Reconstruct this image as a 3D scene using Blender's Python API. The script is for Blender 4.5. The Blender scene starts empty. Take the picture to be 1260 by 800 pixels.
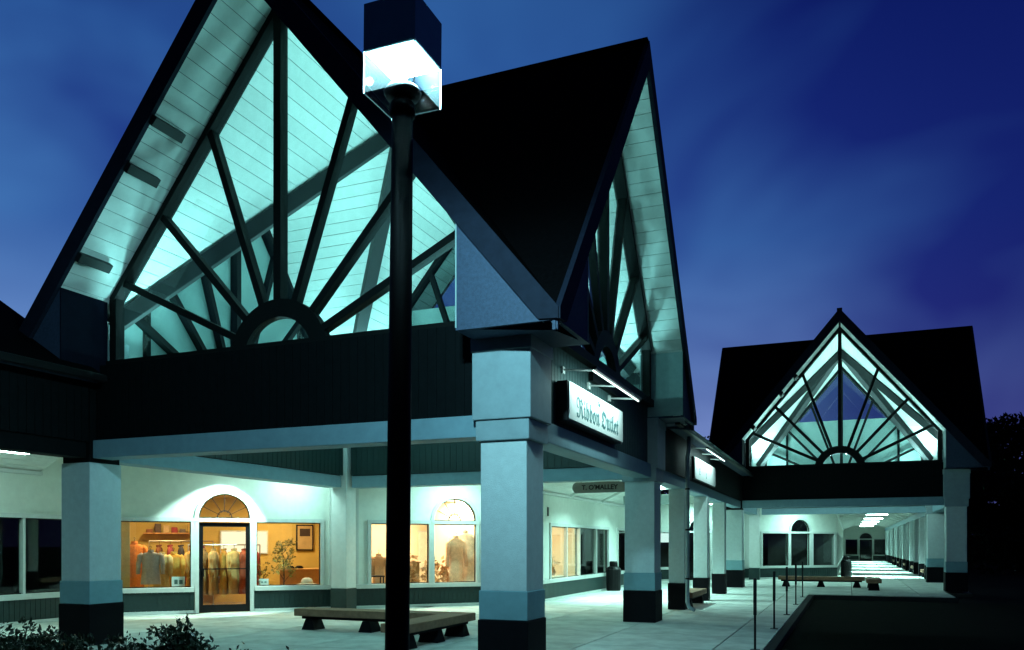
import bpy, bmesh, math, random
import numpy as np
from mathutils import Matrix, Vector

R = math.radians
scene = bpy.context.scene
COL = scene.collection
rnd = random.Random(7)

# ------------------------------------------------------------------ camera
YAW = 0.3988
cam_d = bpy.data.cameras.new('camera')
cam = bpy.data.objects.new('camera', cam_d)
COL.objects.link(cam)
cam.location = (3.7985, -10.0012, 1.65)
cam.rotation_euler = (R(90), 0, YAW)
cam_d.sensor_width = 36.0
cam_d.lens = 36.0 * 1029.84 / 1260.0
cam_d.shift_x = (630 - 611.0) / 1260.0
cam_d.shift_y = (670.47 - 400.0) / 1260.0
cam_d.clip_end = 2000
scene.camera = cam

# ------------------------------------------------------------------ world, sun, exposure
SUN_AZ = R(300)
w = bpy.data.worlds.new('World')
scene.world = w
w.use_nodes = True
nt = w.node_tree
for n in list(nt.nodes):
    nt.nodes.remove(n)


def wn(t, **k):
    n = nt.nodes.new(t)
    for a, b in k.items():
        setattr(n, a, b)
    return n


out = wn('ShaderNodeOutputWorld')
bg = wn('ShaderNodeBackground')
sky = wn('ShaderNodeTexSky', sky_type='NISHITA', sun_disc=False)
sky.sun_elevation = R(-3.0)
sky.sun_rotation = SUN_AZ
sky.ozone_density = 3.0
bg.inputs['Strength'].default_value = 0.085
tc = wn('ShaderNodeTexCoord')
sep = wn('ShaderNodeSeparateXYZ')
nt.links.new(tc.outputs['Generated'], sep.inputs[0])
# dusk tone by elevation: paler near the horizon, deep blue towards the zenith
ramp = wn('ShaderNodeValToRGB')
cr = ramp.color_ramp
cr.elements[0].position = 0.0
cr.elements[0].color = (3.0, 3.7, 7.6, 1)
cr.elements[1].position = 0.75
cr.elements[1].color = (0.10, 0.35, 1.9, 1)
for p, c in ((0.15, (1.9, 3.0, 6.6, 1)), (0.33, (0.85, 2.9, 6.6, 1)), (0.5, (0.45, 1.9, 5.2, 1))):
    e = cr.elements.new(p)
    e.color = c
nt.links.new(sep.outputs['Z'], ramp.inputs['Fac'])
# cloud banks
mp = wn('ShaderNodeMapping')
mp.inputs['Location'].default_value = (-7.057, 1.185, 2.073)
mp.inputs['Rotation'].default_value = (0, 0, R(0))
mp.inputs['Scale'].default_value = (1.0, 1.0, 1.7)
nt.links.new(tc.outputs['Generated'], mp.inputs['Vector'])
nz = wn('ShaderNodeTexNoise')
nz.inputs['Scale'].default_value = 1.7
nz.inputs['Detail'].default_value = 4.0
nz.inputs['Roughness'].default_value = 0.45
nz.inputs['Distortion'].default_value = 0.35
nt.links.new(mp.outputs[0], nz.inputs['Vector'])
cramp = wn('ShaderNodeValToRGB')
cramp.color_ramp.elements[0].position = 0.40
cramp.color_ramp.elements[0].color = (0, 0, 0, 1)
cramp.color_ramp.elements[1].position = 0.62
cramp.color_ramp.elements[1].color = (1, 1, 1, 1)
nt.links.new(nz.outputs['Fac'], cramp.inputs['Fac'])
cloud = wn('ShaderNodeMix', data_type='RGBA', blend_type='MULTIPLY')
cloud.inputs[7].default_value = (0.17, 0.13, 0.42, 1)
nt.links.new(cramp.outputs['Color'], cloud.inputs['Factor'])
nt.links.new(ramp.outputs['Color'], cloud.inputs[6])
addm = wn('ShaderNodeMix', data_type='RGBA', blend_type='ADD')
addm.inputs['Factor'].default_value = 0.5
# the afterglow lies beyond the towers; the sky darkens away from it
GLOW = Vector((-0.60, 0.80, 0.0)).normalized()
dp = wn('ShaderNodeVectorMath', operation='DOT_PRODUCT')
dp.inputs[1].default_value = GLOW
nt.links.new(tc.outputs['Generated'], dp.inputs[0])
gr = wn('ShaderNodeValToRGB')
ge = gr.color_ramp
ge.interpolation = 'EASE'
ge.elements[0].position = 0.40
ge.elements[0].color = (0.10, 0.10, 0.13, 1)
ge.elements[1].position = 0.97
ge.elements[1].color = (1, 1, 1, 1)
e = ge.elements.new(0.80)
e.color = (0.50, 0.46, 0.62, 1)
ad = wn('ShaderNodeMath', operation='MULTIPLY_ADD')
ad.inputs[1].default_value = 0.5
ad.inputs[2].default_value = 0.5
nt.links.new(dp.outputs['Value'], ad.inputs[0])
nt.links.new(ad.outputs[0], gr.inputs['Fac'])
gm = wn('ShaderNodeMix', data_type='RGBA', blend_type='MULTIPLY')
gm.inputs['Factor'].default_value = 1.0
nt.links.new(cloud.outputs[2], gm.inputs[6])
nt.links.new(gr.outputs['Color'], gm.inputs[7])
nt.links.new(gm.outputs[2], addm.inputs[6])
nt.links.new(sky.outputs['Color'], addm.inputs[7])
nt.links.new(addm.outputs[2], bg.inputs['Color'])
nt.links.new(bg.outputs[0], out.inputs['Surface'])

sun_d = bpy.data.lights.new('sun', 'SUN')
sun_d.energy = 0.01
sun_d.angle = R(12)
sun_d.color = (0.7, 0.8, 1.0)
sun = bpy.data.objects.new('sun', sun_d)
sun.rotation_euler = (R(70), 0, R(30))
COL.objects.link(sun)

scene.view_settings.view_transform = 'Standard'
scene.view_settings.look = 'None'
scene.view_settings.exposure = 0.0
scene.view_settings.gamma = 1.0
scene.view_settings.use_curve_mapping = False
scene.render.engine = 'CYCLES'
scene.cycles.use_denoising = True
scene.cycles.max_bounces = 8
scene.cycles.transparent_max_bounces = 24
scene.cycles.sample_clamp_indirect = 6.0
scene.cycles.caustics_reflective = False
scene.cycles.caustics_refractive = False

TEAL = (0.50, 1.0, 0.90)        # light of the discharge and tube lamps
LANT = (0.38, 0.93, 0.95)
COOL = (0.40, 0.88, 1.0)
WARM = (1.0, 0.68, 0.32)
CREAM = (1.0, 0.78, 0.50)

# ------------------------------------------------------------------ materials
MATS = {}


def mat(name, col, rough=0.6, var=0.12, scale=6.0, bump=0.0, bscale=60.0, metal=0.0, spec=0.4, stripe=None, rand=0.0, trans=0.0):
    if name in MATS:
        return MATS[name]
    m = bpy.data.materials.new(name)
    m.use_nodes = True
    t = m.node_tree
    b = t.nodes['Principled BSDF']
    b.inputs['Roughness'].default_value = rough
    b.inputs['Metallic'].default_value = metal
    b.inputs['Specular IOR Level'].default_value = spec
    co = t.nodes.new('ShaderNodeTexCoord')
    ns = t.nodes.new('ShaderNodeTexNoise')
    ns.inputs['Scale'].default_value = scale
    ns.inputs['Detail'].default_value = 6
    ns.inputs['Roughness'].default_value = 0.65
    t.links.new(co.outputs['Object'], ns.inputs['Vector'])
    rm = t.nodes.new('ShaderNodeMapRange')
    rm.inputs['From Min'].default_value = 0.3
    rm.inputs['From Max'].default_value = 0.7
    rm.inputs['To Min'].default_value = 1 - var
    rm.inputs['To Max'].default_value = 1 + var
    t.links.new(ns.outputs['Fac'], rm.inputs['Value'])
    val = rm.outputs[0]
    if rand:
        oi = t.nodes.new('ShaderNodeObjectInfo')
        r2 = t.nodes.new('ShaderNodeMapRange')
        r2.inputs['To Min'].default_value = 1 - rand
        r2.inputs['To Max'].default_value = 1 + rand
        t.links.new(oi.outputs['Random'], r2.inputs['Value'])
        mu = t.nodes.new('ShaderNodeMath')
        mu.operation = 'MULTIPLY'
        t.links.new(val, mu.inputs[0])
        t.links.new(r2.outputs[0], mu.inputs[1])
        val = mu.outputs[0]
    vm = t.nodes.new('ShaderNodeVectorMath')
    vm.operation = 'SCALE'
    vm.inputs[0].default_value = col[:3]
    t.links.new(val, vm.inputs['Scale'])
    t.links.new(vm.outputs[0], b.inputs['Base Color'])
    if bump:
        n2 = t.nodes.new('ShaderNodeTexNoise')
        n2.inputs['Scale'].default_value = bscale
        n2.inputs['Detail'].default_value = 4
        t.links.new(co.outputs['Object'], n2.inputs['Vector'])
        bp = t.nodes.new('ShaderNodeBump')
        bp.inputs['Strength'].default_value = bump
        bp.inputs['Distance'].default_value = 0.02
        t.links.new(n2.outputs['Fac'], bp.inputs['Height'])
        t.links.new(bp.outputs[0], b.inputs['Normal'])
    MATS[name] = m
    return m


def emis(name, col, strength):
    if name in MATS:
        return MATS[name]
    m = bpy.data.materials.new(name)
    m.use_nodes = True
    t = m.node_tree
    for n in list(t.nodes):
        t.nodes.remove(n)
    o = t.nodes.new('ShaderNodeOutputMaterial')
    e = t.nodes.new('ShaderNodeEmission')
    e.inputs[0].default_value = (*col, 1)
    e.inputs[1].default_value = strength
    t.links.new(e.outputs[0], o.inputs[0])
    MATS[name] = m
    return m


def glass(name, tint=(0.92, 0.97, 0.96), ior=1.5, haze=0.0):
    if name in MATS:
        return MATS[name]
    m = bpy.data.materials.new(name)
    m.use_nodes = True
    t = m.node_tree
    for n in list(t.nodes):
        t.nodes.remove(n)
    o = t.nodes.new('ShaderNodeOutputMaterial')
    mx = t.nodes.new('ShaderNodeMixShader')
    tr = t.nodes.new('ShaderNodeBsdfTransparent')
    tr.inputs[0].default_value = (*tint, 1)
    gl = t.nodes.new('ShaderNodeBsdfGlossy')
    gl.inputs['Roughness'].default_value = 0.02
    lw = t.nodes.new('ShaderNodeLayerWeight')
    lw.inputs['Blend'].default_value = 0.5
    pw = t.nodes.new('ShaderNodeMath')
    pw.operation = 'POWER'
    pw.inputs[1].default_value = 5.0
    t.links.new(lw.outputs['Facing'], pw.inputs[0])
    f0 = ((ior - 1) / (ior + 1)) ** 2
    fr = t.nodes.new('ShaderNodeMapRange')
    fr.inputs['To Min'].default_value = f0
    fr.inputs['To Max'].default_value = 0.8 if ior > 1.2 else 0.1
    t.links.new(pw.outputs[0], fr.inputs['Value'])
    t.links.new(fr.outputs[0], mx.inputs[0])
    src = tr
    if haze:
        m2 = t.nodes.new('ShaderNodeMixShader')
        m2.inputs[0].default_value = haze
        tl = t.nodes.new('ShaderNodeBsdfTranslucent')
        tl.inputs[0].default_value = (0.85, 0.95, 0.95, 1)
        t.links.new(tr.outputs[0], m2.inputs[1])
        t.links.new(tl.outputs[0], m2.inputs[2])
        src = m2
    t.links.new(src.outputs[0], mx.inputs[1])
    t.links.new(gl.outputs[0], mx.inputs[2])
    t.links.new(mx.outputs[0], o.inputs[0])
    MATS[name] = m
    return m


stucco = mat('stucco', (0.60, 0.70, 0.71), 0.85, 0.07, 11, 0.5, 150)
wallwhite = mat('wall_stucco', (0.70, 0.76, 0.70), 0.85, 0.06, 5, 0.2, 160)
bandblue = mat('band_paint', (0.20, 0.37, 0.42), 0.6, 0.08, 7, 0.1, 150)
capgrey = mat('cap_paint', (0.27, 0.36, 0.39), 0.65, 0.1, 5, 0.12, 150)
plinthm = mat('plinth_paint', (0.004, 0.004, 0.006), 0.7, 0.2, 8, spec=0.1)
beamm = mat('beam_paint', (0.20, 0.33, 0.39), 0.6, 0.08, 6, 0.1, 120)
darkgreen = mat('board_green', (0.009, 0.029, 0.028), 0.55, 0.2, 12, 0.1, 90)
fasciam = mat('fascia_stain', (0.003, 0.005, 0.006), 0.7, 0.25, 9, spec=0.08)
fascia_lit = mat('fascia_green_lit', (0.035, 0.07, 0.07), 0.6, 0.25, 9, spec=0.15)  # green boards on the sign side, colour lifted to imitate the lamp's spill
shingle = mat('shingle', (0.002, 0.002, 0.0025), 1.0, 0.3, 20, spec=0.02)
bargem = mat('barge_stain', (0.010, 0.014, 0.026), 0.7, 0.2, 8, spec=0.08)
panelm = mat('gable_panel', (0.036, 0.058, 0.105), 0.7, 0.25, 22, 0.2, 140)
cheekm = mat('cheek_board', (0.30, 0.42, 0.42), 0.7, 0.1, 8)
boardm = mat('ceiling_board', (0.66, 0.70, 0.66), 0.55, 0.07, 5, 0.05, 80, rand=0.07)
framem = mat('window_bar', (0.005, 0.007, 0.007), 0.6, 0.15, 9, spec=0.12)
valleym = mat('valley_timber', (0.006, 0.010, 0.010), 0.6, 0.2, 6)
whitebk = mat('white_backing', (0.75, 0.77, 0.73), 0.7, 0.05, 3)
trimm = mat('trim_paint', (0.58, 0.62, 0.60), 0.5, 0.06, 8)
blackm = mat('black_metal', (0.005, 0.005, 0.006), 0.4, 0.1, 8, spec=0.2)
polem = mat('pole_paint', (0.002, 0.002, 0.0025), 0.6, 0.15, 6, spec=0.05)
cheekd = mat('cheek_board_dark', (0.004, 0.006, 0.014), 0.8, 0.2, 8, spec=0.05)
hoodm = mat('hood_paint_flare', (0.08, 0.26, 0.32), 0.4, 0.1, 6)  # dark teal paint, brightened to stand in for the lantern's flare
concrete = mat('concrete', (0.55, 0.59, 0.55), 0.8, 0.3, 1.5, 0.25, 70, rand=0.05)
jointm = mat('joint', (0.02, 0.02, 0.018), 0.9, 0.2, 5)
asphalt = mat('asphalt', (0.004, 0.004, 0.005), 1.0, 0.3, 2.0, 0.3, 90, spec=0.02)
grassm = mat('grass_dark', (0.002, 0.004, 0.002), 1.0, 0.4, 4, 0.4, 120, spec=0.02)
benchm = mat('bench_stone', (0.25, 0.135, 0.08), 0.8, 0.25, 9, 0.5, 60)
leafm = mat('leaf', (0.008, 0.018, 0.008), 0.35, 0.4, 3, spec=0.5)
leafd = mat('leaf_far', (0.004, 0.007, 0.005), 0.9, 0.4, 1, spec=0.05)
barkm = mat('bark', (0.02, 0.015, 0.012), 0.9, 0.3, 6)
ochre = mat('shop_wall_ochre', (0.58, 0.42, 0.13), 0.8, 0.08, 2.5)
creamw = mat('shop_wall_cream', (0.80, 0.68, 0.50), 0.8, 0.06, 3)
darkroom = mat('shop_wall_dark', (0.06, 0.06, 0.06), 0.9, 0.2, 3)
carpet = mat('shop_carpet', (0.28, 0.19, 0.09), 0.95, 0.15, 8)
paneg = glass('shop_glass')
lantg = glass('lantern_glass', (0.83, 0.91, 0.91), 1.45)
lampg = glass('lamp_acrylic', (0.97, 0.99, 0.99), 1.04, 0.004)
lampc = glass('lamp_clear', (0.97, 0.99, 0.99), 1.04)


# ------------------------------------------------------------------ mesh helpers
class MB:
    def __init__(s):
        s.v = []
        s.f = []

    def add(s, vs, fs):
        o = len(s.v)
        s.v += [tuple(v) for v in vs]
        s.f += [tuple(i + o for i in f) for f in fs]
        return s

    def box(s, x0, x1, y0, y1, z0, z1):
        return s.add([(x0, y0, z0), (x1, y0, z0), (x1, y1, z0), (x0, y1, z0), (x0, y0, z1), (x1, y0, z1), (x1, y1, z1), (x0, y1, z1)],
                     [(0, 3, 2, 1), (4, 5, 6, 7), (0, 1, 5, 4), (1, 2, 6, 5), (2, 3, 7, 6), (3, 0, 4, 7)])

    def prism(s, poly, y0, y1):
        """polygon in x,z extruded along y"""
        n = len(poly)
        vs = [(x, y0, z) for x, z in poly] + [(x, y1, z) for x, z in poly]
        fs = [tuple(range(n)), tuple(range(2 * n - 1, n - 1, -1))] + [(i, i + n, (i + 1) % n + n, (i + 1) % n) for i in range(n)]
        return s.add(vs, fs)

    def bar(s, x0, z0, x1, z1, wd, y0, y1):
        d = Vector((x1 - x0, z1 - z0)).normalized()
        px, pz = -d.y * wd / 2, d.x * wd / 2
        return s.prism([(x0 - px, z0 - pz), (x1 - px, z1 - pz), (x1 + px, z1 + pz), (x0 + px, z0 + pz)], y0, y1)

    def ring(s, cx, cz, r0, r1, a0, a1, y0, y1, n=24):
        for i in range(n):
            b0 = a0 + (a1 - a0) * i / n
            b1 = a0 + (a1 - a0) * (i + 1) / n
            s.prism([(cx + r0 * math.cos(b0), cz + r0 * math.sin(b0)), (cx + r1 * math.cos(b0), cz + r1 * math.sin(b0)),
                     (cx + r1 * math.cos(b1), cz + r1 * math.sin(b1)), (cx + r0 * math.cos(b1), cz + r0 * math.sin(b1))], y0, y1)
        return s

    def tube(s, pts, rads, n=8, caps=True):
        pts = [Vector(p) for p in pts]
        rings = []
        o = len(s.v)
        for i, p in enumerate(pts):
            a = pts[max(i - 1, 0)]
            b = pts[min(i + 1, len(pts) - 1)]
            d = (b - a).normalized()
            u = d.cross(Vector((0.31, 0.95, 0.05))).normalized()
            vv = d.cross(u)
            r = rads[i] if isinstance(rads, (list, tuple)) else rads
            for k in range(n):
                an = 2 * math.pi * k / n
                s.v.append(tuple(p + u * (r * math.cos(an)) + vv * (r * math.sin(an))))
        for i in range(len(pts) - 1):
            for k in range(n):
                s.f.append((o + i * n + k, o + i * n + (k + 1) % n, o + (i + 1) * n + (k + 1) % n, o + (i + 1) * n + k))
        if caps:
            s.f.append(tuple(o + k for k in range(n))[::-1])
            s.f.append(tuple(o + (len(pts) - 1) * n + k for k in range(n)))
        return s

    def lathe(s, prof, n=20, cx=0, cy=0, ex=1, ey=1):
        o = len(s.v)
        for r, z in prof:
            for k in range(n):
                an = 2 * math.pi * k / n
                s.v.append((cx + ex * r * math.cos(an), cy + ey * r * math.sin(an), z))
        for i in range(len(prof) - 1):
            for k in range(n):
                s.f.append((o + i * n + k, o + i * n + (k + 1) % n, o + (i + 1) * n + (k + 1) % n, o + (i + 1) * n + k))
        s.f.append(tuple(o + k for k in range(n))[::-1])
        s.f.append(tuple(o + (len(prof) - 1) * n + k for k in range(n)))
        return s

    def mesh(s, name, m, bevel=0, smooth=False, fix=True):
        me = bpy.data.meshes.new(name)
        me.from_pydata(s.v, [], s.f)
        if fix or bevel:
            bm = bmesh.new()
            bm.from_mesh(me)
            if fix:
                bmesh.ops.recalc_face_normals(bm, faces=bm.faces)
            if bevel:
                bmesh.ops.bevel(bm, geom=list(bm.edges), offset=bevel, segments=2, affect='EDGES', profile=0.5)
            bm.to_mesh(me)
            bm.free()
        if smooth:
            for p in me.polygons:
                p.use_smooth = True
        me.materials.append(m)
        return me


CACHE = {}


def obj(name, me, parent=None, mtx=None):
    o = bpy.data.objects.new(name, me)
    COL.objects.link(o)
    if parent is not None:
        o.parent = parent
    if mtx is not None:
        o.matrix_basis = mtx
    return o


def boxo(name, b, m, parent=None, bevel=0, mtx=None):
    """box part; alike boxes share their mesh"""
    x0, x1, y0, y1, z0, z1 = b
    key = ('box', round(x1 - x0, 3), round(y1 - y0, 3), round(z1 - z0, 3), m.name, bevel)
    if key not in CACHE:
        CACHE[key] = MB().box(-(x1 - x0) / 2, (x1 - x0) / 2, -(y1 - y0) / 2, (y1 - y0) / 2, 0, z1 - z0).mesh(name, m, bevel)
    T = Matrix.Translation(((x0 + x1) / 2, (y0 + y1) / 2, z0))
    return obj(name, CACHE[key], parent, (mtx @ T) if mtx is not None else T)


def thing(name, label, cat, loc=(0, 0, 0), rz=0, group=None):
    o = bpy.data.objects.new(name, None)
    o.empty_display_size = 0.2
    COL.objects.link(o)
    o.location = loc
    o.rotation_euler = (0, 0, rz)
    o['label'] = label
    o['category'] = cat
    if group:
        o['group'] = group
    return o


def tag(o, label, cat, group=None):
    o['label'] = label
    o['category'] = cat
    if group:
        o['group'] = group
    return o


def copy_tree(o, parent=None):
    c = o.copy()
    COL.objects.link(c)
    c.parent = parent
    for ch in o.children:
        copy_tree(ch, c)
    return c


def light(kind, name, loc, energy, col, parent=None, size=0.2, size_y=None, direction=None, spot=None, blend=0.5, spread=None):
    d = bpy.data.lights.new(name, kind)
    d.energy = energy
    d.color = col
    if kind == 'AREA':
        d.shape = 'RECTANGLE' if size_y else 'SQUARE'
        d.size = size
        if size_y:
            d.size_y = size_y
        if spread:
            d.spread = R(spread)
    else:
        d.shadow_soft_size = size
    if kind == 'SPOT':
        d.spot_size = spot
        d.spot_blend = blend
    o = bpy.data.objects.new(name, d)
    COL.objects.link(o)
    o.parent = parent
    o.location = loc
    if direction is not None:
        o.rotation_euler = Vector(direction).to_track_quat('-Z', 'Y').to_euler()
    return o


# ------------------------------------------------------------------ dimensions
S, PW = 8.261, 0.644
CN = S / 2
OV = 0.651
ZR, M = 10.21, 1.2074
ZF, ZB = 3.36, 3.07
ZG = 4.69
GP = 0.39
GW = 3.30
TH = 0.40
ZBOX = 4.34
T2 = Vector((7.603, 23.442, 0))


def zt(t):
    return ZR - M * t


def zu(t):
    return ZR - TH - M * t


# ------------------------------------------------------------------ ground
def sheet(name, x0, x1, y0, y1, z, m, kind='structure'):
    o = obj(name, MB().add([(x0, y0, z), (x1, y0, z), (x1, y1, z), (x0, y1, z)], [(0, 1, 2, 3)]).mesh(name, m, fix=False))
    o['kind'] = kind
    return o


sheet('ground', -600, 600, -600, 600, -0.16, asphalt)
lawn = obj('lawn', MB().box(2.75, 60, -30, 18.6, -0.3, -0.10).mesh('lawn', grassm))
lawn['kind'] = 'structure'
pav = obj('pavement', MB()
          .box(-12.1, 2.56, -0.7, 12.4, -0.2, -0.045)
          .box(-4.5, 2.56, 12.4, 30.0, -0.2, -0.045)
          .box(2.56, 6.9, 19.6, 23.0, -0.2, -0.046).box(2.56, 7.75, 23.0, 30.0, -0.2, -0.046)
          .box(-4.5, 7.75, 30.0, 36.0, -0.2, -0.045)
          .box(3.1, 7.75, 36.0, 90.0, -0.2, -0.045)
          .box(-12.1, -7.2, -9.0, -0.7, -0.2, -0.046).mesh('pavement', jointm))
pav['kind'] = 'structure'
kerb = obj('kerb', MB().box(2.56, 2.72, -0.7, 19.4, -0.2, 0.0).box(2.725, 6.9, 19.4, 19.59, -0.2, 0.0).mesh('kerb', mat('kerb_stone', (0.02, 0.022, 0.024), 0.9, 0.2, 6, spec=0.1), 0.01))
kerb['kind'] = 'structure'
G = S / 4
slabs = []


def slab(x0, x1, y0, y1):
    k = ('slab', round(x1 - x0, 2), round(y1 - y0, 2))
    if k not in CACHE:
        hx, hy = (x1 - x0) / 2 - 0.011, (y1 - y0) / 2 - 0.011
        CACHE[k] = MB().box(-hx, hx, -hy, hy, -0.05, 0).mesh('paving_slab', concrete, 0.004)
    obj('paving_slab', CACHE[k], pav, Matrix.Translation(((x0 + x1) / 2, (y0 + y1) / 2, rnd.uniform(-0.0015, 0))))


def walk(x, y):
    if y < -0.7:
        return -12.1 < x < -7.0
    diag = x + 16.5
    if y < 13:
        return y < diag + 1.5 and -12.6 < x < 2.6
    if y < 19.4:
        return -5.2 < x < 2.6
    if y < 28:
        return -5.2 < x < 8.6
    if y < 37:
        return y < x + 32.4 + 1.5 and -5 < x < 8.6
    return 2.6 < x < 8.6


GX0, GY0 = -0.25, -0.70
for i in range(-7, 6):
    for j in range(-5, 44):
        x0, y0 = GX0 + i * G, GY0 + j * G
        x1, y1 = x0 + G, y0 + G
        if i == 1:
            x1 = 2.555 if y0 < 19.3 else x1
        if i >= 1 and y0 < 19.3 and x0 > 2.5:
            continue
        if j > 19 and (j % 2):
            continue
        if j > 19:
            y1 += G
        if x0 < 7.7 < x1:
            x1 = 7.74
        if y0 < 23.3 and x1 > 6.5 and y0 > 19:
            if x0 > 6.5:
                continue
            x1 = min(x1, 6.9)
        if x0 >= 7.7:
            continue
        if walk(min((x0 + x1) / 2, 8.5), (y0 + y1) / 2):
            slab(x0, x1, y0, y1)


# ------------------------------------------------------------------ entrance tower
def pillar(par, x, y, cap=True, kx=0, ky=0):
    """pillar whose shaft fills x..x+PW, y..y+PW"""
    c = PW / 2
    T = Matrix.Translation((x + c, y + c, 0))
    p = obj('pillar', CACHE.setdefault('shaft', MB().box(-c, c, -c, c, 1.05, 3.0).mesh('pillar', stucco, 0.012)), par, T)
    q = c + 0.018
    obj('base_band', CACHE.setdefault('bband', MB().box(-q, q, -q, q, 0.675, 1.055).mesh('base_band', bandblue, 0.012)), p)
    q = c + 0.03
    obj('plinth', CACHE.setdefault('plinth', MB().box(-q, q, -q, q, 0, 0.674).mesh('plinth', plinthm, 0.012)), p)
    if cap:
        q = c + 0.05
        obj('cap_block', CACHE.setdefault('capb', MB().box(-q, q, -q, q, 3.0, 3.27).mesh('cap_block', capgrey, 0.012)), p)
        q = c + 0.085
        obj('upper_block', CACHE.setdefault('capu', MB().box(-q, q, -q, q, 3.27, ZBOX - 0.01).mesh('upper_block', capgrey, 0.012)), p)
        q = c + 0.10
        obj('cap_strip', CACHE.setdefault('caps', MB().box(-q, q, -q, q, ZBOX - 0.19, ZBOX - 0.012).mesh('cap_strip', capgrey, 0.01)), p)
    return p


def grooved(L, z0, z1, th, m, name, pitch=0.14, gap=0.012, dep=0.01):
    """vertical boarding L long in x, grooves cut as real steps; faces -y"""
    mb = MB()
    n = max(1, int(round(L / pitch)))
    w_ = L / n
    for i in range(n):
        mb.box(i * w_ + gap / 2, (i + 1) * w_ - gap / 2, 0, th, z0, z1)
    mb.box(0, L, dep, th + 0.02, z0 + 0.005, z1 - 0.005)
    return mb.mesh(name, m, fix=False)


def sectors():
    """panes of the sunburst: list of polygons (x,z); centre (0, ZC)"""
    return None


ZC = 4.45
RR = 0.92
ANG = [26.0, 47.5, 70.5, 90.0, 109.5, 132.5, 154.0]
APX = zu(0) - 0.08
JT = APX - M * GW
TWR_PARTS = {}


def hit(a):
    """where a ray from the sunburst centre meets the glazing outline"""
    dx, dz = math.cos(a), math.sin(a)
    best = 1e9
    if abs(dx) > 1e-6:
        t = GW / abs(dx)
        if ZC + dz * t <= JT + 1e-6:
            best = min(best, t)
        # rafter: z = APX - M*|x|
        t = (APX - ZC) / (dz + M * abs(dx))
        best = min(best, t)
    else:
        best = (APX - ZC) / dz
    return (dx * best, ZC + dz * best)


def gable_window(par, mtx, backing):
    yg = -(CN - GP)
    g = TWR_PARTS
    if not g:
        y0, y1 = yg - 0.08, yg + 0.10
        g['sill'] = MB().box(-GW - 0.1, GW + 0.1, yg - 0.14, yg + 0.14, ZG - 0.14, ZG).mesh('sill', framem)
        rm = MB()
        rm.ring(0, ZC, 0.63, RR - 0.02, 0, math.pi, yg - 0.075, yg + 0.075, 28)
        g['ring'] = rm.mesh('arch_ring', framem)
        g['arch_sill'] = MB().box(-RR - 0.02, RR + 0.02, yg - 0.08, yg + 0.08, ZC - 0.12, ZC - 0.003).mesh('arch_sill', framem)
        g['jamb-1'] = MB().box(-GW - 0.09, -GW + 0.05, y0, y1, ZG, JT + 0.06).mesh('jamb', framem)
        g['jamb1'] = MB().box(GW - 0.05, GW + 0.09, y0, y1, ZG, JT + 0.06).mesh('jamb', framem)
        for s_ in (-1, 1):
            g['rafter%d' % s_] = MB().bar(s_ * (GW + 0.06), JT - 0.02, 0, APX + 0.055, 0.16, y0 - 0.02, y1 + 0.02).mesh('frame_rafter', framem)
        for i, a in enumerate(ANG):
            x1, z1 = hit(R(a))
            x0, z0 = (RR - 0.03) * math.cos(R(a)), ZC + (RR - 0.03) * math.sin(R(a))
            wd = 0.13 if i == 3 else 0.105
            g['ray%d' % i] = MB().bar(x0, z0, x1, z1, wd, y0 + (0 if i == 3 else 0.012), y1 - (0 if i == 3 else 0.012)).mesh('ray_bar', framem)
        full = [math.asin((ZG - ZC) / RR)] + [R(a) for a in ANG] + [math.pi - math.asin((ZG - ZC) / RR)]
        for i in range(8):
            a, b = full[i], full[i + 1]
            arc = [(RR * 0.97 * math.cos(a + (b - a) * k / 5), ZC + RR * 0.97 * math.sin(a + (b - a) * k / 5)) for k in range(6)]
            oa = (GW, ZG) if i == 0 else hit(a)
            ob = (-GW, ZG) if i == 7 else hit(b)
            mid = []
            poly = arc[::-1] + [oa] + mid + [ob]
            g['pane%d' % i] = MB().prism(poly, yg - 0.006, yg + 0.006).mesh('glass_pane', lantg)
        half = [(0.63 * math.cos(math.pi * k / 16), ZC + 0.63 * math.sin(math.pi * k / 16)) for k in range(17)]
        g['half'] = MB().prism(half, yg - 0.006, yg + 0.006).mesh('glass_pane', lantg)
        g['backing_full'] = MB().prism([(-GW, ZG), (GW, ZG), (GW, JT), (0.4, APX - M * 0.4), (-0.4, APX - M * 0.4), (-GW, JT)], yg - 0.16, yg - 0.125).mesh('lining_panel', whitebk)
        g['backing'] = MB().prism([(-GW, ZG), (GW, ZG), (GW, JT), ((APX - 7.35) / M, 7.35), (-(APX - 7.35) / M, 7.35), (-GW, JT)], yg - 0.16, yg - 0.125).mesh('lining_panel', whitebk)
    win = obj('gable_window', g['sill'], par, mtx)
    for k in ('ring', 'arch_sill', 'jamb-1', 'jamb1', 'rafter-1', 'rafter1'):
        obj(g[k].name.split('.')[0], g[k], win)
    for i in range(7):
        obj('ray_bar', g['ray%d' % i], win)
    for i in range(8):
        obj('glass_pane', g['pane%d' % i], win)
    obj('glass_pane', g['half'], win)
    if backing:
        obj('lining_panel', g['backing_full'] if backing == 2 else g['backing'], win)
        for sx in (-2.35, 2.35):
            obj('stud', MB().box(sx - 0.05, sx + 0.05, yg - 0.12, yg - 0.02, ZG, APX - M * abs(sx)).mesh('stud', framem), win)
    return win


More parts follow.
